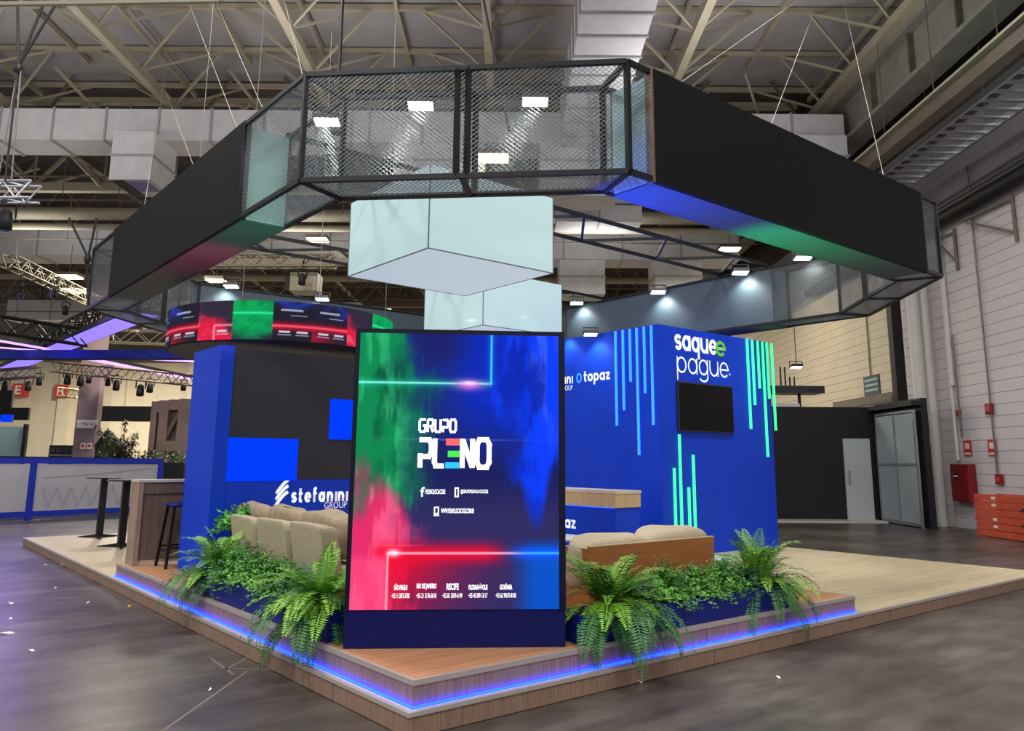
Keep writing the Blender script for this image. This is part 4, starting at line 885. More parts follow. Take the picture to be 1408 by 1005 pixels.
# ================= hanging octagonal ring of black panels and chain-link mesh
RX, RY, RC, RS, RT_, ZT, ZB_, D = .12, .17, 2.055, 10.15, 12.32, 5.06, 4.045, .5
t = thing('hanging_ring', (RX+RS/2, RY+RT_/2, ZB_), 'huge octagonal hanging ring of black panels and chain-link mesh', 'ring')
def octv(d):
    k = d*(math.sqrt(2)-1); x0, y0, x1, y1 = RX+d, RY+d, RX+RS-d, RY+RT_-d
    return [(x0, RY+RC+k), (RX+RC+k, y0), (RX+RS-RC-k, y0), (x1, RY+RC+k), (x1, RY+RT_-RC-k), (RX+RS-RC-k, y1), (RX+RC+k, y1), (x0, RY+RT_-RC-k)]
OV, IV = octv(0), octv(D)
V3 = lambda p, z: Vector((p[0], p[1], z))
def rail(p, q): MB().bar(p, q, .045).build('rail', K['blackmetal'], t)
def post(p): MB().bar(V3(p, ZB_), V3(p, ZT), .045).build('post', K['blackmetal'], t)
for ring in (OV, IV):
    for i in range(8):
        for z in (ZB_, ZT): rail(V3(ring[i], z), V3(ring[(i+1) % 8], z))
        post(ring[i])
for i in range(8):
    for z in (ZB_, ZT): rail(V3(OV[i], z), V3(IV[i], z))
wire_cache = {}
def chain(o, a, b, w=.052, hh=.042, r=.003):
    """chain-link fabric in the rectangle o + s a + t b: two families of crossing wires"""
    o, a, b = Vector(o), Vector(a), Vector(b); LA, LB = a.length, b.length; ua, ub = a/LA, b/LB; n = ua.cross(ub); sl = hh/w; m = MB()
    for s in (1, -1):
        c = -LB/sl
        while c < LA:
            x0 = c if s > 0 else c+LB/sl; pts = []
            t0, t1 = 0, LB
            # x(t) = x0 + s*t/sl ; clip to [0,LA]
            f = lambda tt: x0+s*tt/sl
            if s > 0:
                t0 = max(0, (0-x0)*sl); t1 = min(LB, (LA-x0)*sl)
            else:
                t0 = max(0, (x0-LA)*sl); t1 = min(LB, x0*sl)
            if t1-t0 > .01: m.tube(o+ua*f(t0)+ub*t0+n*r*s, o+ua*f(t1)+ub*t1+n*r*s, r, 3, caps=False)
            c += w
    m.build('chain_link_mesh', K['meshwire'], t, kind='stuff')
def seg(p0, p1, q0, q1):
    """mesh on the outer face p0-p1, inner face q0-q1 and underside of one bay"""
    up = Vector((0, 0, ZT-ZB_)); chain(V3(p0, ZB_), V3(p1, 0)-V3(p0, 0), up); chain(V3(q0, ZB_), V3(q1, 0)-V3(q0, 0), up)
    chain(V3(p0, ZB_), V3(p1, 0)-V3(p0, 0), V3(q0, 0)-V3(p0, 0))
for i in (0, 2, 4, 6): seg(OV[i], OV[i+1], IV[i], IV[i+1])
for ring in (OV, IV):
    for i in (0, 2, 4, 6):
        m_ = ((ring[i][0]+ring[i+1][0])/2, (ring[i][1]+ring[i+1][1])/2); dx = (ring[i+1][0]-ring[i][0])/60; dy = (ring[i+1][1]-ring[i][1])/60
        post((m_[0]-dx, m_[1]-dy)); post((m_[0]+dx, m_[1]+dy))
for i in (0, 2, 4, 6):
    for z in (ZB_, ZT): rail(V3(((OV[i][0]+OV[i+1][0])/2, (OV[i][1]+OV[i+1][1])/2), z), V3(((IV[i][0]+IV[i+1][0])/2, (IV[i][1]+IV[i+1][1])/2), z))
# (axis, outer coordinate, inward sign, range of the side, panel range)
for ax, oc, sg, s0, s1, a, b in (('x', RX, 1, RY+RC, RY+RT_-RC, 3.67, 8.97), ('y', RY, 1, RX+RC, RX+RS-RC, 2.49, 7.75), ('x', RX+RS, -1, RY+RC, RY+RT_-RC, 3.69, 9.05), ('y', RY+RT_, -1, RX+RC, RX+RS-RC, 2.42, 7.8)):
    P_ = (lambda s, d, z, ax=ax, oc=oc, sg=sg: Vector((oc+sg*d, s, z)) if ax == 'x' else Vector((s, oc+sg*d, z)))
    def slab(s_0, s_1, d0, d1, z0, z1, nm, m): MB().obox(P_(s_0, d0, z0), P_(s_1, d0, z0)-P_(s_0, d0, z0), P_(s_0, d1, z0)-P_(s_0, d0, z0), (0, 0, z1-z0)).build(nm, m, t)
    z0, z1 = ZB_-.03, ZT+.03
    slab(a, b, -.03, .02, z0, z1, 'black_panel', K['ledblack'])
    slab(a+.003, b-.003, D-.02, D+.01, z0, z1, 'inner_panel', K['panelgrey'])
    slab(a+.003, b-.003, .02, D-.02, z0+.002, z0+.02, 'bottom_panel', K['panelgrey'])
    slab(a, a+.03, .02, D-.02, z0+.02, z1-.05, 'end_panel', K['panelpale'] if sg > 0 else K['panelgrey']); slab(b-.03, b, .02, D-.02, z0+.02, z1-.05, 'end_panel', K['panelpale'] if sg > 0 else K['panelgrey'])  # front ends paler: lamp light on grey cladding put into the colour
    slab(a-.03, a-.002, -.028, .05, z0, z1, 'edge_strip', K['woodedge'] if ax == 'y' and sg > 0 else K['blackmetal'])
    slab(b+.002, b+.03, -.028, .05, z0, z1, 'edge_strip', K['blackmetal'])
    for u0, u1 in ((s0, a), (b, s1)):
        ps = [P_(u, d, 0).to_tuple()[:2] for u, d in ((u0, 0), (u1, 0), (u0, D), (u1, D))]
        if u1-u0 > .15: seg(*ps)
for k, p in enumerate(((.62, 2.8), (.62, 9.6), (9.75, 2.8), (9.75, 9.6), (2.3, .67), (7.9, .67))):
    pass
# flat black ladder trusses across the ring
for k, (y0, y1) in enumerate(((3.8, 4.8), (7.88, 8.78))):
    tt = thing('ladder_truss', (5.2, (y0+y1)/2, 5.1), ['flat black ladder truss across the ring above the nearer white cube', 'flat black ladder truss across the ring above the farther white cube'][k], 'truss', 'flat black trusses')
    for y in (y0, y1): MB().bar((RX+D, y, 5.12), (RX+RS-D, y, 5.12), .05).build('chord', K['blackmetal'], tt)
    n = 10
    for i in range(n):
        xa = RX+D+(RS-2*D)*i/n; xb = RX+D+(RS-2*D)*(i+1)/n
        MB().bar((xa, y0 if i % 2 else y1, 5.12), (xb, y1 if i % 2 else y0, 5.12), .04).build('brace', K['blackmetal'], tt)
# hanging cables
cab = [((RX, 2.3, ZT), (391, 0)), ((4.4, .2, ZT), (1112, 35)), ((6.9, .2, ZT), (1168, 38)), ((.15, 5.4, ZT), (226, 120)), ((.15, 7.6, ZT), (225, 115)), ((RX+.5, 4.0, ZT), (300, 10)), ((RX+.5, 4.8, ZT), (262, 10)), ((3.0, .67, ZT), (1098, 0))]
for k, (p, (px, py)) in enumerate(cab):
    q = at_u(px, py, 14 if py < 100 else 18); d = (q-Vector(p)).normalized(); L = (ZR-.4-p[2])/d.z if d.z > .2 else 9
    MB().tube(p, Vector(p)+d*min(L, 16), .0045, 5).build('hanging_cable', K['cable'], t)
tt = thing('drop_rod', (2.6, 4.3, 5.12), 'black hoist rod rising from the ring to the roof, behind the front mesh', 'rod')
q = at_u(471, 0, 12); b_ = at_u(463, 170, 12)
MB().tube(b_, b_+(q-b_)*1.7, .03, 8).build('rod', K['black'], tt); MB().obox(b_-R2*.12-Vector((0, 0, .12)), R2*.24, F2*.2, (0, 0, .2)).build('hoist', K['black'], tt)
tt.location = tt.location
q = at_u(665, 0, 13); b_ = at_u(700, 180, 13)
MB().tube(b_, b_+(q-b_)*1.5, .02, 6).build('hoist_cable', K['black'], None, label='thin slanting black cable behind the front mesh, right of its middle post', cat='cable')

# ================= white hanging cubes
def cube(x, y, label):
    a, z0, z1 = 1.96, 4.03, 5.06
    t = thing('hanging_cube', (x+a/2, y+a/2, z0), label, 'cube', 'white hanging cubes')
    g = .006
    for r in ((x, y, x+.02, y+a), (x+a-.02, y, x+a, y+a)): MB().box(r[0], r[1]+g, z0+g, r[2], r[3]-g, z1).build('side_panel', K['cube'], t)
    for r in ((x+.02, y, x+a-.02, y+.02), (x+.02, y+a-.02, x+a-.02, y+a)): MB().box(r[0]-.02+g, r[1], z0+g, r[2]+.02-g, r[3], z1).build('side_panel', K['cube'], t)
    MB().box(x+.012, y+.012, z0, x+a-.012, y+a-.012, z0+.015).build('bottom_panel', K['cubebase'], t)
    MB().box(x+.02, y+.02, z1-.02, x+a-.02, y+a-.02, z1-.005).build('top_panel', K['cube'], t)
    for p in ((x, y), (x+a, y), (x, y+a), (x+a, y+a)): MB().box(p[0]-.004, p[1]-.004, z0-.003, p[0]+.009, p[1]+.009, z1).build('edge_strip', K['cubeseam'], t)
    for r in ((x, y-.003, x+a, y+.01), (x-.003, y, x+.01, y+a), (x+a-.01, y, x+a+.003, y+a), (x, y+a-.01, x+a, y+a+.003)): MB().box(r[0], r[1], z0-.004, r[2], r[3], z0+.008).build('edge_strip', K['cubeseam'], t)
    for dx, dy in ((.3, .45), (1.6, .45), (.3, 1.4), (1.6, 1.4)): MB().tube((x+dx, y+dy, z1), (x+dx, y+dy, z1+.06), .01, 6).build('hanger', K['blackmetal'], t)
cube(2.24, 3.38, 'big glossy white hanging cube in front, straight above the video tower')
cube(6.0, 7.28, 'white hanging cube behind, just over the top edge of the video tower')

# ================= flood lamps
fm = {}
def flood(loc, tilt, label, energy=60, target=None, warm=False, spot=110, s=1.0):
    t = thing('flood_lamp', loc, label, 'lamp', 'flood lamps on the stand'); loc = Vector(loc)
    t.rotation_euler = Vector(tilt).to_track_quat('-Z', 'Y').to_euler()
    if not fm:
        fm['h'] = MB().box(-.15, -.09, 0, .15, .09, .06).mesh('housing', K['lampbody'])
        fm['l'] = MB().box(-.135, -.078, -.008, .135, .078, -.001).mesh('lens', K['lampglass']); fm['w'] = MB().box(-.135, -.078, -.008, .135, .078, -.001).mesh('lens', K['warmglass'])
        b = MB(); b.box(-.17, -.012, -.02, -.155, .012, .16); b.box(.155, -.012, -.02, .17, .012, .16); b.box(-.17, -.012, .15, .17, .012, .165); fm['b'] = b.mesh('bracket', K['blackmetal'])
        f = MB(); [f.box(-.13+k*.045, -.07, .06, -.115+k*.045, .07, .085) for k in range(6)]; fm['f'] = f.mesh('cooling_fin', K['lampbody'])
    for k, n in (('h', 'housing'), ('w' if warm else 'l', 'lens'), ('b', 'bracket'), ('f', 'cooling_fin')):
        o = bpy.data.objects.new(n, fm[k]); COL.objects.link(o); o.parent = t; o.scale = (s, s, s)
    if energy:
        d = Vector(tilt).normalized(); lamp('SPOT', 'flood_light', loc+d*.05, energy, (1, .9, .7) if warm else (.92, 1, .97), target if target is not None else loc+d*3, .08, spot, .6)
toc = Vector((-.12, -.15, -1))
A1 = Vector((RX+D+.02, RY+RC+.25, ZT-.09)); A2 = Vector((RX+RC+.25, RY+D+.02, ZT-.09))
for k, (f, lab) in enumerate(((.30, 'bright flood lamp inside the front mesh, first bay'), (.74, 'bright flood lamp inside the front mesh, second bay'))):
    flood(A1.lerp(A2, f), toc, lab, 30, A1.lerp(A2, f)+Vector((-.35, -.42, -1)), spot=140, s=.88)
flood((RX+D+.02, 2.85, ZT-.1), toc, 'bright flood lamp at the mesh beside the shorter looking black panel', 30, (.2, 3.2, 4.0), spot=140, s=.9)
c = at_u(678, 219, 17)
for px, py, wall, lab, en, off in ((247, 379, 'y', 'flood lamp at the corner below the shorter looking black panel', 60, (0, -.1, 0)), (318, 394, 'y', 'flood lamp on the back panel over the red square of the round screen', 60, (0, -.1, 0)), (443, 411.5, 'y', 'flood lamp on the back panel beside the first white cube', 60, (0, -.1, 0)),
                          (793, 417, 'x', 'flood lamp on the grey back panel beside the second white cube', 90, (-.1, 0, 0)), (905, 402, 'x', 'flood lamp at the middle of the long grey back panel', 90, (-.1, 0, 0)), (1018, 375, 'x', 'flood lamp at the mesh end of the long grey back panel', 90, (-.1, 0, 0)), (1104, 355, 'x', 'flood lamp high on the mesh under the longest black panel', 70, (-.1, 0, 0))):
    p = at_y(px, py, RY+RT_-D-.2) if wall == 'y' else at_x(px, py, RX+RS-D-.2)
    tg = p+(Vector((0, .28, -.8)) if wall == 'y' else Vector((.28, 0, -.8)))
    flood((p.x, p.y, p.z), toc, lab, en*.55, tg, spot=125)
p = at_x(812, 460, X0-.2); flood(p, toc, 'flood lamp on top of the royal blue wall above the small topaz lettering', 22, p+Vector((.25, 0, -.9)), spot=120, s=.8)
p = at_x(775, 463, X0-.15); lamp('SPOT', 'flood_light', p, 14, (.92, 1, .97), p+Vector((.2, 0, -.9)), .06, 120, .6)
p = at_u(1095, 505, 24.8); flood(p, toc, 'small white flood lamp over the dark service canopy', 0, s=1.2); MB().tube(p+Vector((0, 0, .1)), p+Vector((0, 0, 3)), .02, 5).build('hanging_rod', K['conduit'], None, label='thin rod above the flood lamp of the dark canopy', cat='rod')
# light thrown up by the rear of the video tower onto the ring's underside
rear = TP(.8, .5, 2.3)
lamp('SPOT', 'tower_spill_light', rear+Vector((.9, -.1, .3)), 900, (.02, .08, 1), (3.1, .42, 4.03), .12, 62, 1)
lamp('SPOT', 'tower_spill_light', rear+Vector((2.6, -.3, 0)), 620, (.0, 1, .28), (5.2, .42, 4.03), .12, 52, 1)
lamp('SPOT', 'tower_spill_light', rear+Vector((-.6, 3.0, 0)), 320, (1, .06, .16), (.37, 5.6, 4.03), .12, 48, 1)
lamp('SPOT', 'tower_spill_light', rear+Vector((-.6, 1.6, 0)), 120, (.1, 1, .5), (.37, 4.1, 4.03), .12, 46, 1)
# far luminaires of the hall
for px, py, u, w_, lab in ((678, 219, 22.6, .9, 'warm bright hall luminaire seen through the second bay of the front mesh'), (437, 331, 31.5, .78, 'hall luminaire just beside the first white cube'), (95, 382, 32, .85, 'hall luminaire near the far mesh corner of the ring'), (1003, 344, 31.5, .78, 'hall luminaire under the blue-green glow of the longest panel'), (188, 456, 40, .78, 'hall luminaire above the blue fascia beam'),
                           (297, 387, 32, .7, 'hall luminaire above the round screen'), (15, 489, 44, .9, 'hall luminaire below the blue fascia beam'), (108, 401, 40, 1.5, 'long warm glow panel beside the far mesh corner'), (530, 427, 38.5, .55, 'hall luminaire behind the white cubes, low')):
    p = at_u(px, py, u); tt = thing('hall_luminaire', p, lab, 'lamp', 'hall luminaires')
    MB().obox(p-R2*w_/2-F2*w_*.35, R2*w_, F2*w_*.7, (0, 0, .06)).build('lens', K['warmglass'], tt)
    MB().obox(p-R2*w_*.54-F2*w_*.4+Vector((0, 0, .06)), R2*w_*1.08, F2*w_*.8, (0, 0, .12)).build('housing', K['steeldark'], tt)
    MB().tube(p+Vector((0, 0, .18)), p+Vector((0, 0, max(.6, 10.2-p.z))), .015, 5).build('hanger', K['steeldark'], tt)

# ================= rigging: box trusses and stage lamps
def box_truss(p, q, w, m, name, label, group='box trusses', n=None, r=.03):
    p, q = Vector(p), Vector(q); d = (q-p); L = d.length; u = d/L; s = u.cross(Vector((0, 0, 1))).normalized()*w; up = Vector((0, 0, w)); n = n or max(3, int(L/w))
    t = thing(name, (p+q)/2, label, 'truss', group)
    for o in (Vector((0, 0, 0)), s, up, s+up): MB().tube(p+o, q+o, r, 6).build('chord', m, t)
    b = MB()
    for i in range(n):
        a, c = p+u*(L*i/n), p+u*(L*(i+1)/n); e, f = (a, c) if i % 2 else (c, a)
        b.tube(e, f+up, r*.6, 4); b.tube(e+s, f+s+up, r*.6, 4); b.tube(e, f+s, r*.6, 4); b.tube(e+up, f+s+up, r*.6, 4)
    b.build('lattice', m, t, kind='stuff'); return t
box_truss(at_u(262, 369, 20), at_u(462, 369, 20), .3, K['gold'], 'box_truss', 'warm lit box truss hanging above the round screen', r=.035)
a, b = at_z(0, 366, 7.2), at_z(128, 424, 7.2); box_truss(a, b, .38, K['gold'], 'box_truss', 'warm lit box truss receding towards the far mesh corner of the ring')
a, b = at_u(-60, 279, 13), at_u(54, 279, 13); box_truss(a, b, .29, K['silver'], 'box_truss', 'silver box truss end at the picture edge, under black straps' , n=6, r=.026)
box_truss(at_u(80, 512, 33), at_u(270, 531, 31), .4, K['steeldark'], 'box_truss', 'dark box truss with stage lamps below the blue fascia beam', r=.035)
box_truss(at_u(-20, 525, 33), at_u(58, 518, 33), .4, K['steeldark'], 'box_truss', 'dark box truss with stage lamps, left of the red letter signs', r=.035)
box_truss(at_u(0, 458, 25), at_u(120, 476, 25), .5, K['black'], 'box_truss', 'black box truss above the lilac light lines', r=.04)
box_truss(at_z(52, 488, 5.6), at_z(240, 410, 5.6), .5, K['black'], 'box_truss', 'black box truss above the wide violet light panel', r=.04)
box_truss(at_u(150, 472, 38), at_u(270, 476, 38), .6, K['steel'], 'box_truss', 'pale box truss behind the round screen', r=.04)
box_truss(at_u(86, 545, 50), at_u(112, 548, 50), .5, K['gold'], 'box_truss', 'short pale box truss before the beige wall, near letter H', r=.04)
sm_ = {}
def stage_lamp(p, s, label):
    t = thing('stage_lamp', p, label, 'stage lamp', 'stage lamps on the trusses'); s *= .75; t.scale = (s, s, s)
    if not sm_:
        sm_['y'] = MB().box(-.2, -.03, -.25, -.16, .03, .12).box(.16, -.03, -.25, .2, .03, .12).box(-.2, -.03, .08, .2, .03, .12).mesh('yoke', K['black'])
        sm_['h'] = MB().lathe((0, 0, -.55), ((.11, 0), (.15, .02), (.15, .2), (.12, .42), (.05, .48)), 14).mesh('lamp_head', K['black'])
        sm_['l'] = MB().lathe((0, 0, -.56), ((.1, 0), (.105, .01)), 14).mesh('lens', K['navy']); sm_['c'] = MB().tube((0, 0, .12), (0, 0, .3), .03, 6).mesh('clamp', K['lampbody'])
    for k, n in (('y', 'yoke'), ('h', 'lamp_head'), ('l', 'lens'), ('c', 'clamp')): o = bpy.data.objects.new(n, sm_[k]); COL.objects.link(o); o.parent = t
stage_lamp(at_u(10, 284, 13), 1.0, 'large moving head lamp under the silver truss end')
n_ = 0
for px, py, u, s, lab in ((30, 396, 22, .7, 'stage lamp on the warm truss at the picture edge'), (75, 396, 22, .7, 'stage lamp under the middle of the receding warm truss'), (91, 418, 24, .8, 'stage lamp at the far end of the receding warm truss'), (416, 374, 19.5, .8, 'stage lamp in front of the beige projector'),
                          (94, 512, 33, 1.2, 'stage lamp at the near letter H end of the dark truss'), (112, 514, 33, 1.2, 'stage lamp beside the mauve column'), (123, 514, 31.8, .9, 'small stage lamp on the mauve column side of the truss'), (149, 518, 32.5, .9, 'small stage lamp between column and tilted truss middle'), (161, 520, 32.5, 1.2, 'stage lamp above the leafy tree'), (194, 526, 32, 1.3, 'big dark stage lamp above the oak partition'), (207, 524, 32, 1.1, 'stage lamp over the oak partition'), (253, 524, 31.5, .9, 'stage lamp next to the blue pilaster'),
                          (8, 522, 33, 1.1, 'stage lamp above letter E'), (40, 522, 33, 1.1, 'stage lamp between letters E and H'), (55, 516, 33, 1.0, 'stage lamp above letter H')):
    stage_lamp(at_u(px, py, u), s, lab)
p = at_u(416, 386, 20); t = thing('projector', p-Vector((0, 0, .3)), 'beige box projector hanging below the warm truss', 'projector')
MB().obox(p-R2*.33-Vector((0, 0, .27)), R2*.7, F2*.6, (0, 0, .5)).build('body', K['gold'], t, bevel=.02); MB().obox(p-R2*.45-Vector((0, 0, .2)), R2*.12, F2*.35, (0, 0, .36)).build('barn_door', K['black'], t)
MB().tube(p+Vector((0, 0, .25)), p+Vector((0, 0, .6)), .03, 6).build('clamp', K['black'], t)
a = at_u(25, 92, 12.6); b = at_u(7, 250, 12.6)
t = thing('lifting_strap', b, 'black lifting straps and chain hoist holding the silver truss end', 'strap')
for px in (24, 62, 80): MB().tube(a, a+(at_u(px, 0, 12.6)-a)*1.5, .022, 6).build('strap', K['black'], t)
MB().tube(a, at_u(24, 90, 12.6).lerp(b, .12), .03, 8).build('shackle', K['black'], t); MB().lathe(a-Vector((0, 0, .12)), ((.03, 0), (.07, .05), (.07, .14), (.03, .18)), 12).build('hoist', K['black'], t)
MB().tube(a, b, .018, 6).build('chain', K['black'], t); MB().tube(a+R2*.05, b+R2*.1, .014, 6).build('chain', K['conduit'], t); MB().tube(a, b-R2*.12, .012, 6).build('chain', K['conduit'], t)
p, q = at_u(-20, 6, 9.5), at_u(300, 1, 9.5); MB().bar(p, q, .05).build('pale_rail', K['steel'], None, label='pale rail across the top edge of the picture', cat='rail')
t = thing('rigging_strap', at_u(110, 355, 16), 'forked black strap above the far mesh corner of the ring', 'strap')
MB().path([at_u(95, 300, 17), at_u(119, 350, 17), at_u(121, 420, 17)], .025).build('strap', K['black'], t); MB().tube(at_u(133, 300, 17), at_u(122, 350, 17), .025, 6).build('strap', K['black'], t)
MB().lathe(at_u(120, 362, 17), ((.05, 0), (.08, .08), (.05, .2)), 10).build('hoist', K['black'], t)

# ================= neighbouring stands in the back of the hall
t = thing('fascia_beam', at_u(100, 487, 27), 'royal blue fascia beam of a neighbouring stand, left of the round screen', 'beam')
p, q = at_u(-40, 493, 27), at_u(285, 493, 27); MB().obox(p, q-p, F2*.35, (0, 0, .3)).build('fascia', K['fasciablue'], t)
MB().obox(p+F2*.05-Vector((0, 0, .02)), q-p, F2*.25, (0, 0, .02)).build('soffit', K['black'], t)
def bar_light(a, b, w, m, label, z):
    p, q = at_z(*a, z), at_z(*b, z); d = (q-p).normalized(); n = Vector((-d.y, d.x, 0))*w
    t = thing('light_panel', (p+q)/2, label, 'light', 'violet and lilac ceiling lights'); MB().obox(p-n/2, q-p, n, (0, 0, .03)).build('glow_face', m, t)
    MB().obox(p-n*.6+Vector((0, 0, .03)), q-p, n*1.2, (0, 0, .12)).build('housing', K['black'], t)
bar_light((14, 507), (198, 433), .72, K['purple'], 'wide violet light panel slanting up to the mesh ring', 5.27)
bar_light((-20, 466), (74, 482), .28, K['pink'], 'upper lilac light line at the picture edge above the blue beam', 5.27)
bar_light((-20, 477), (60, 483), .2, K['pink'], 'lower lilac light line at the picture edge above the blue beam', 5.27)
bar_light((118, 493), (268, 523), .5, K['pink'], 'longest lilac light line under the blue beam', 5.27)
bar_light((168, 492.5), (268, 497.5), .4, K['pink'], 'lilac light line just under the blue beam by the pilaster', 5.27)
lamp('AREA', 'violet_stand_light', H(-14.5, 22, 5.0), 150, (.42, .3, 1), H(-9, 8, 0), 3)
# blue framed barrier
a, b = at_z(-60, 718, 0), at_z(240, 706, 0); a = Vector((*at_z(0, 717, 0)[:2], 0)); b = H(-10.35, 24.4, 0); d = (b-a).normalized(); a = a-d*2.2; L = (b-a).length; n = Vector((-d.y, d.x, 0))*.06
hb = 1.58; t = thing('stand_barrier', (a+b)/2, 'grey-white board barrier with royal blue frame across the hall aisle', 'barrier')
MB().obox(a+Vector((0, 0, hb-.15)), b-a, n, (0, 0, .15)).build('top_rail', K['fasciablue'], t); MB().obox(a+Vector((0, 0, .08)), b-a, n, (0, 0, .14)).build('bottom_rail', K['fasciablue'], t)
pc = at_z(41, 716, 0); sp = (pc-a).dot(d)
for s in (0, sp, L-.14): MB().obox(a+d*s-n*.1+Vector((0, 0, .0 if s else 0)), d*.16, n*1.2, (0, 0, hb-.15)).build('upright', K['fasciablue'], t)
for s0, s1 in ((.17, sp-.01), (sp+.17, L-.15)):
    MB().obox(a+d*s0+n*.3+Vector((0, 0, .22)), d*(s1-s0), n*.3, (0, 0, hb-.38)).build('board', K['board'], t)
zig = [(i*.19, .0 if i % 2 else .5) for i in range(16)]
strokes([zig, [(0, .75), (1.6, .85), (3.0, 1.0)]], .03, a+d*(sp+.35)+n*.3+Vector((0, 0, .32)) if n.dot(F2) > 0 else a+d*(sp+.35)+n*.7+Vector((0, 0, .32)), d, (0, 0, 1), K['boardmark'], t, name='faint_drawing', lift=.01)
strokes([[(i*.19, .0 if i % 2 else .4) for i in range(9)]], .03, a+d*.3+n*.3+Vector((0, 0, .35)), d, (0, 0, 1), K['boardmark'], t, name='faint_drawing', lift=.01)
MB().obox(a+F2*.3+Vector((0, 0, 0)), b-a, n*.8, (0, 0, .07)).build('pale_plinth', K['board'], t)
# black hand rail behind it
p, q = at_u(-20, 628, 28), at_u(216, 632, 28)
t = thing('hand_rail', ((p.x+q.x)/2, (p.y+q.y)/2, 0), 'black rail standing behind the blue framed barrier', 'rail')
MB().bar(p, q, .07).build('rail', K['black'], t)
for px in (-15, 47, 130, 214): r_ = at_u(px, 630, 28); MB().bar((r_.x, r_.y, 0), r_, .07).build('post', K['black'], t)
# column
c = at_u(120, 560, 33); t = thing('hall_column', (c.x, c.y, 0), 'mauve square hall column with small notices', 'column')
MB().obox(Vector((c.x, c.y, 0))-R2*.42, R2*.84, F2*.4, (0, 0, 9.5)).build('shaft', K['violetcol'], t)
cc = at_u(119.5, 583, 32.95); MB().obox(cc-R2*.42-Vector((0, 0, .17)), R2*.84, F2*.02, (0, 0, .34)).build('notice_band', K['sign_white'], t)
strokes([[(-.22, 0), (-.12, .06), (-.02, -.04), (.06, .03)], [(.2, -.06), (.2, .06)], [(.15, 0), (.28, 0)]], .03, cc-F2*.0, R2, (0, 0, 1), K['violetcol'], t, name='symbol', lift=.02)
for px in (114, 123):
    q = at_u(px, 613, 32.95); MB().obox(q-R2*.1-Vector((0, 0, .12)), R2*.2, F2*.02, (0, 0, .24)).build('notice', K['sign_white'], t); MB().obox(q-R2*.06-F2*.006-Vector((0, 0, .06)), R2*.12, F2*.006, (0, 0, .12)).build('notice_mark', K['sign_red'], t)
# oak partition with slots
p, q = at_u(201, 640, 29), at_u(258, 640, 29); w_ = (q-p).length; zt = at_u(230, 548, 29).z
t = thing('oak_partition', ((p.x+q.x)/2, (p.y+q.y)/2, 0), 'tall oak clad partition with slots between the tree and the blue pilaster', 'partition')
P0 = Vector((p.x, p.y, 0))
for f0, f1, z0, z1 in ((0, .14, 0, zt-.1), (.14, .2, 0, 1.9), (.14, .2, 3.2, zt-.08), (.2, .42, 0, zt-.06), (.42, .66, 0, 2.2), (.42, .66, 3.3, zt-.03), (.66, 1, 0, zt)):
    MB().obox(P0+R2*w_*f0+Vector((0, 0, z0)), R2*w_*(f1-f0), F2*.3, (0, 0, z1-z0)).build('clad_board', K['oak_bar'], t)
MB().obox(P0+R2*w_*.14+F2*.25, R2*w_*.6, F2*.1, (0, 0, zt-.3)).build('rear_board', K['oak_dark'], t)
MB().bar(P0+R2*w_*.3+F2*.1+Vector((0, 0, 2.0)), P0+R2*w_*.66+F2*.1+Vector((0, 0, 3.2)), .14).build('diagonal_brace', K['oak_dark'], t)
MB().obox(P0+R2*w_, R2*.06, F2*.35, (0, 0, zt+.03)).build('pale_edge', K['pale_top'], t)
q = at_u(237, 624, 28.98); MB().obox(q-R2*.13-Vector((0, 0, .11)), R2*.26, F2*.02, (0, 0, .2)).build('dark_plate', K['black'], t)
# leafy tree in front of it
c = at_u(168, 640, 27.2); c = Vector((c.x, c.y, 0)); t = thing('indoor_tree', c, 'slender leafy indoor tree behind the blue framed barrier', 'tree')
MB().lathe(c, ((.28, 0), (.36, .5), (.33, .5)), 18).build('pot', K['black'], t); st = MB(); lf = MB(); rn = random.Random(5)
for k in range(26):
    a_ = rn.uniform(0, 6.28); r_ = rn.uniform(.3, 1.25); top = c+Vector((math.cos(a_)*r_, math.sin(a_)*r_, rn.uniform(1.7, 3.2)-.35*r_)); b0 = c+Vector((0, 0, .5)); mid = b0.lerp(top, .55)+Vector((0, 0, .35)); st.path([b0, mid, top], .012, 4)
    for j in range(95):
        f = rn.uniform(.25, 1); q = (b0.lerp(mid, f*2) if f < .5 else mid.lerp(top, f*2-1)); a2 = rn.uniform(0, 6.28); e = Vector((math.cos(a2), math.sin(a2), rn.uniform(-.9, .3))).normalized()*rn.uniform(.15, .3); s_ = e.cross(Vector((0, 0, 1))).normalized()*.028
        lf.add([q, q+e*.5+s_, q+e, q+e*.5-s_], [(0, 1, 2, 3)])
st.build('branch', K['oak_dark'], t); lf.build('foliage', K['treeleaf'], t, kind='stuff')
t = thing('low_hedge', c+F2*.5+R2*.3, 'low strip of foliage under the indoor tree', 'hedge'); lf = MB()
for j in range(900):
    q = c+R2*rn.uniform(-1.0, 1.9)+F2*rn.uniform(.3, .8)+Vector((0, 0, rn.uniform(1.35, 1.8))); e = Vector((rn.uniform(-1, 1), rn.uniform(-1, 1), rn.uniform(-.3, 1))).normalized()*.13; s_ = e.cross(Vector((0, 0, 1))).normalized()*.025; lf.add([q, q+e*.5+s_, q+e, q+e*.5-s_], [(0, 1, 2, 3)])
lf.build('foliage', K['fern_dark'], t, kind='stuff'); MB().obox(c-R2*1.05+F2*.25, R2*3, F2*.6, (0, 0, 1.45)).build('trough', K['black'], t)
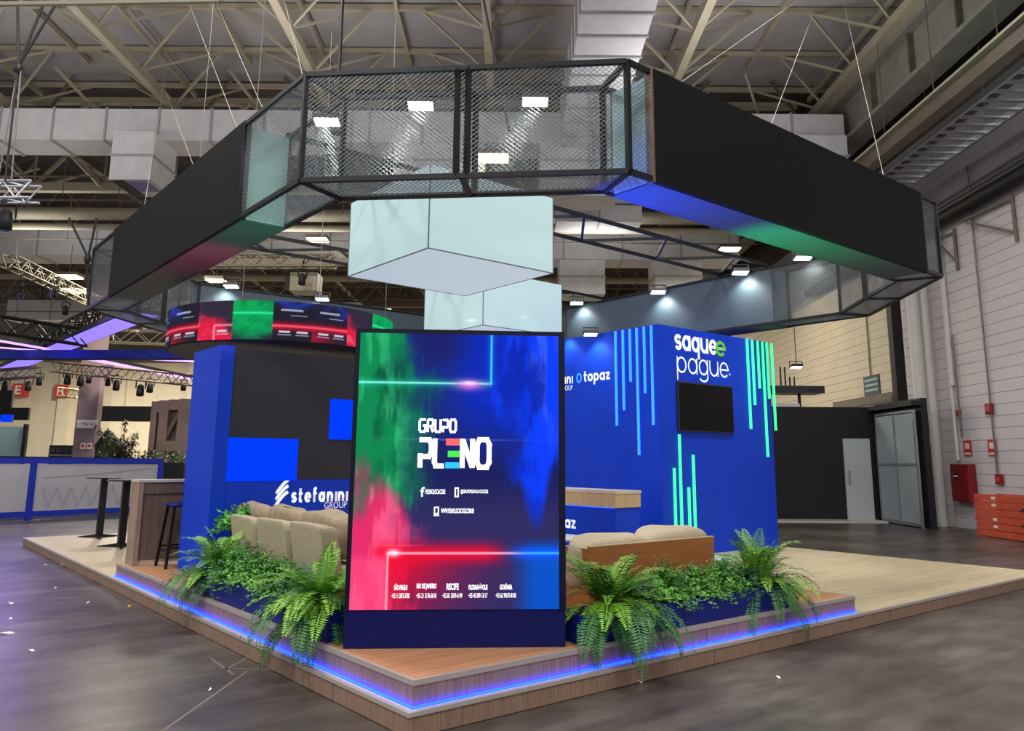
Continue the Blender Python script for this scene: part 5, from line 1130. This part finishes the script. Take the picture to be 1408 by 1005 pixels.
# dark banners, lit booth panel, loudspeaker rack, dark gable
def board(px0, py0, px1, py1, u, m, name, label, cat, dep=.12, foot=False, edge=None, group=None):
    a = at_u(px0, py1, u); b = at_u(px1, py1, u); zt = at_u(px0, py0, u).z; z0 = 0 if foot else a.z
    t = thing(name, ((a.x+b.x)/2, (a.y+b.y)/2, z0), label, cat, group)
    o = Vector((a.x, a.y, z0)); MB().obox(o, Vector((b.x-a.x, b.y-a.y, 0)), F2*dep, (0, 0, zt-z0)).build('board', m, t)
    MB().obox(o+F2*dep, Vector((b.x-a.x, b.y-a.y, 0)), F2*.04, (0, 0, zt-z0)).build('rear_frame', edge or K['black'], t); return t
board(-30, 560, 38, 577, 40, K['black'], 'hanging_banner', 'black hanging banner below letter E', 'banner', group='black banners')
board(130, 558, 217, 579, 38, K['black'], 'hanging_banner', 'black hanging banner behind the leafy tree', 'banner', group='black banners')
board(-30, 536, 15, 560, 44, K['black'], 'hanging_banner', 'dark banner at the picture edge beside letter E', 'banner', group='black banners')
b_ = board(-40, 586, 27, 640, 35, K['panelpale'], 'booth_panel', 'pale teal booth panel with a black edge at the picture edge', 'panel', foot=True)
board(26, 583, 31, 640, 34.8, K['black'], 'edge_post', 'black post at the edge of the pale teal booth panel', 'post', foot=True)
board(0, 570, 15, 580, 36, K['blue_lit'], 'small_screen', 'tiny bright blue screen above the pale teal booth panel', 'screen', group=None)
t = board(66, 612, 105, 632, 34, K['black'], 'equipment_rack', 'low rack of four dark monitors before the beige wall', 'rack', dep=.4, foot=True)
for k in range(4): q = at_u(71+k*9.5, 619, 33.97); MB().obox(q-R2*.11-Vector((0, 0, .1)), R2*.24, F2*.03, (0, 0, .22)).build('monitor', K['lampbody'], t)
q = at_u(66, 627, 33.96); MB().obox(q, R2*1.2, F2*.03, (0, 0, .08)).build('shelf_edge', K['conduit'], t)
a = at_u(128, 640, 31); b = at_u(166, 640, 31); q = at_u(147, 592, 31); t = thing('dark_gable', ((a.x+b.x)/2, (a.y+b.y)/2, 0), 'dark pitched tent front behind the leafy tree', 'tent')
MB().prism([(a.x, a.y, 0), (b.x, b.y, 0), (b.x, b.y, 2.1), q, (a.x, a.y, 2.0)], F2*.2).build('canvas', K['tentdark'], t); MB().bar((a.x, a.y, 2.0), q, .08).build('ridge_pole', K['black'], t)

# ================= paper scraps on the floor
sc = [(10, 871, .16), (86, 777, .12), (62, 777, .1), (76, 809, .07), (121, 829, .07), (15, 830, .09), (43, 895, .07), (178, 834, .09), (289, 949, .05), (15, 851, .06), (42, 722, .14), (880, 938, .05), (1070, 932, .05)]
for k, (px, py, s) in enumerate(sc):
    s *= .75; p = at_z(px, py, .004); rn = random.Random(k); a_ = rn.uniform(0, 3); e = Vector((math.cos(a_), math.sin(a_), 0))*s; f = Vector((-math.sin(a_), math.cos(a_), 0))*s*.5
    m = MB(); pt = [p-e*.5-f*.3, p-e*.1-f*.6+Vector((0, 0, .01)), p+e*.5-f*.2+Vector((0, 0, .004)), p+e*.4+f*.5+Vector((0, 0, .015)), p-e*.2+f*.5]
    m.prism(pt, (0, 0, .0015))
    lab = ['largest torn white paper scrap on the open floor at the picture edge', 'white paper scrap beside the oak platform corner', 'small dark edged paper scrap near the platform corner', 'tiny paper fleck on the violet lit floor', 'tiny paper fleck nearest the platform seam', 'thin paper scrap above the largest scrap', 'tiny paper fleck below the largest scrap', 'orange brown scrap near the platform seam', 'tiny paper fleck close to the floor joint', 'small paper scrap next to the largest scrap', 'yellow crumpled scrap before the blue framed barrier', 'tiny fleck on the floor before the raised planter', 'tiny fleck on the bare floor before the wide deck'][k]
    m.build('paper_scrap', K['tan'] if k in (7, 10) else K['paper'], None, label=lab, cat='scrap', group='scraps on the floor')
for o in list(bpy.data.objects):
    if o.type == 'EMPTY' and not o.children and 'label' in o: bpy.data.objects.remove(o)
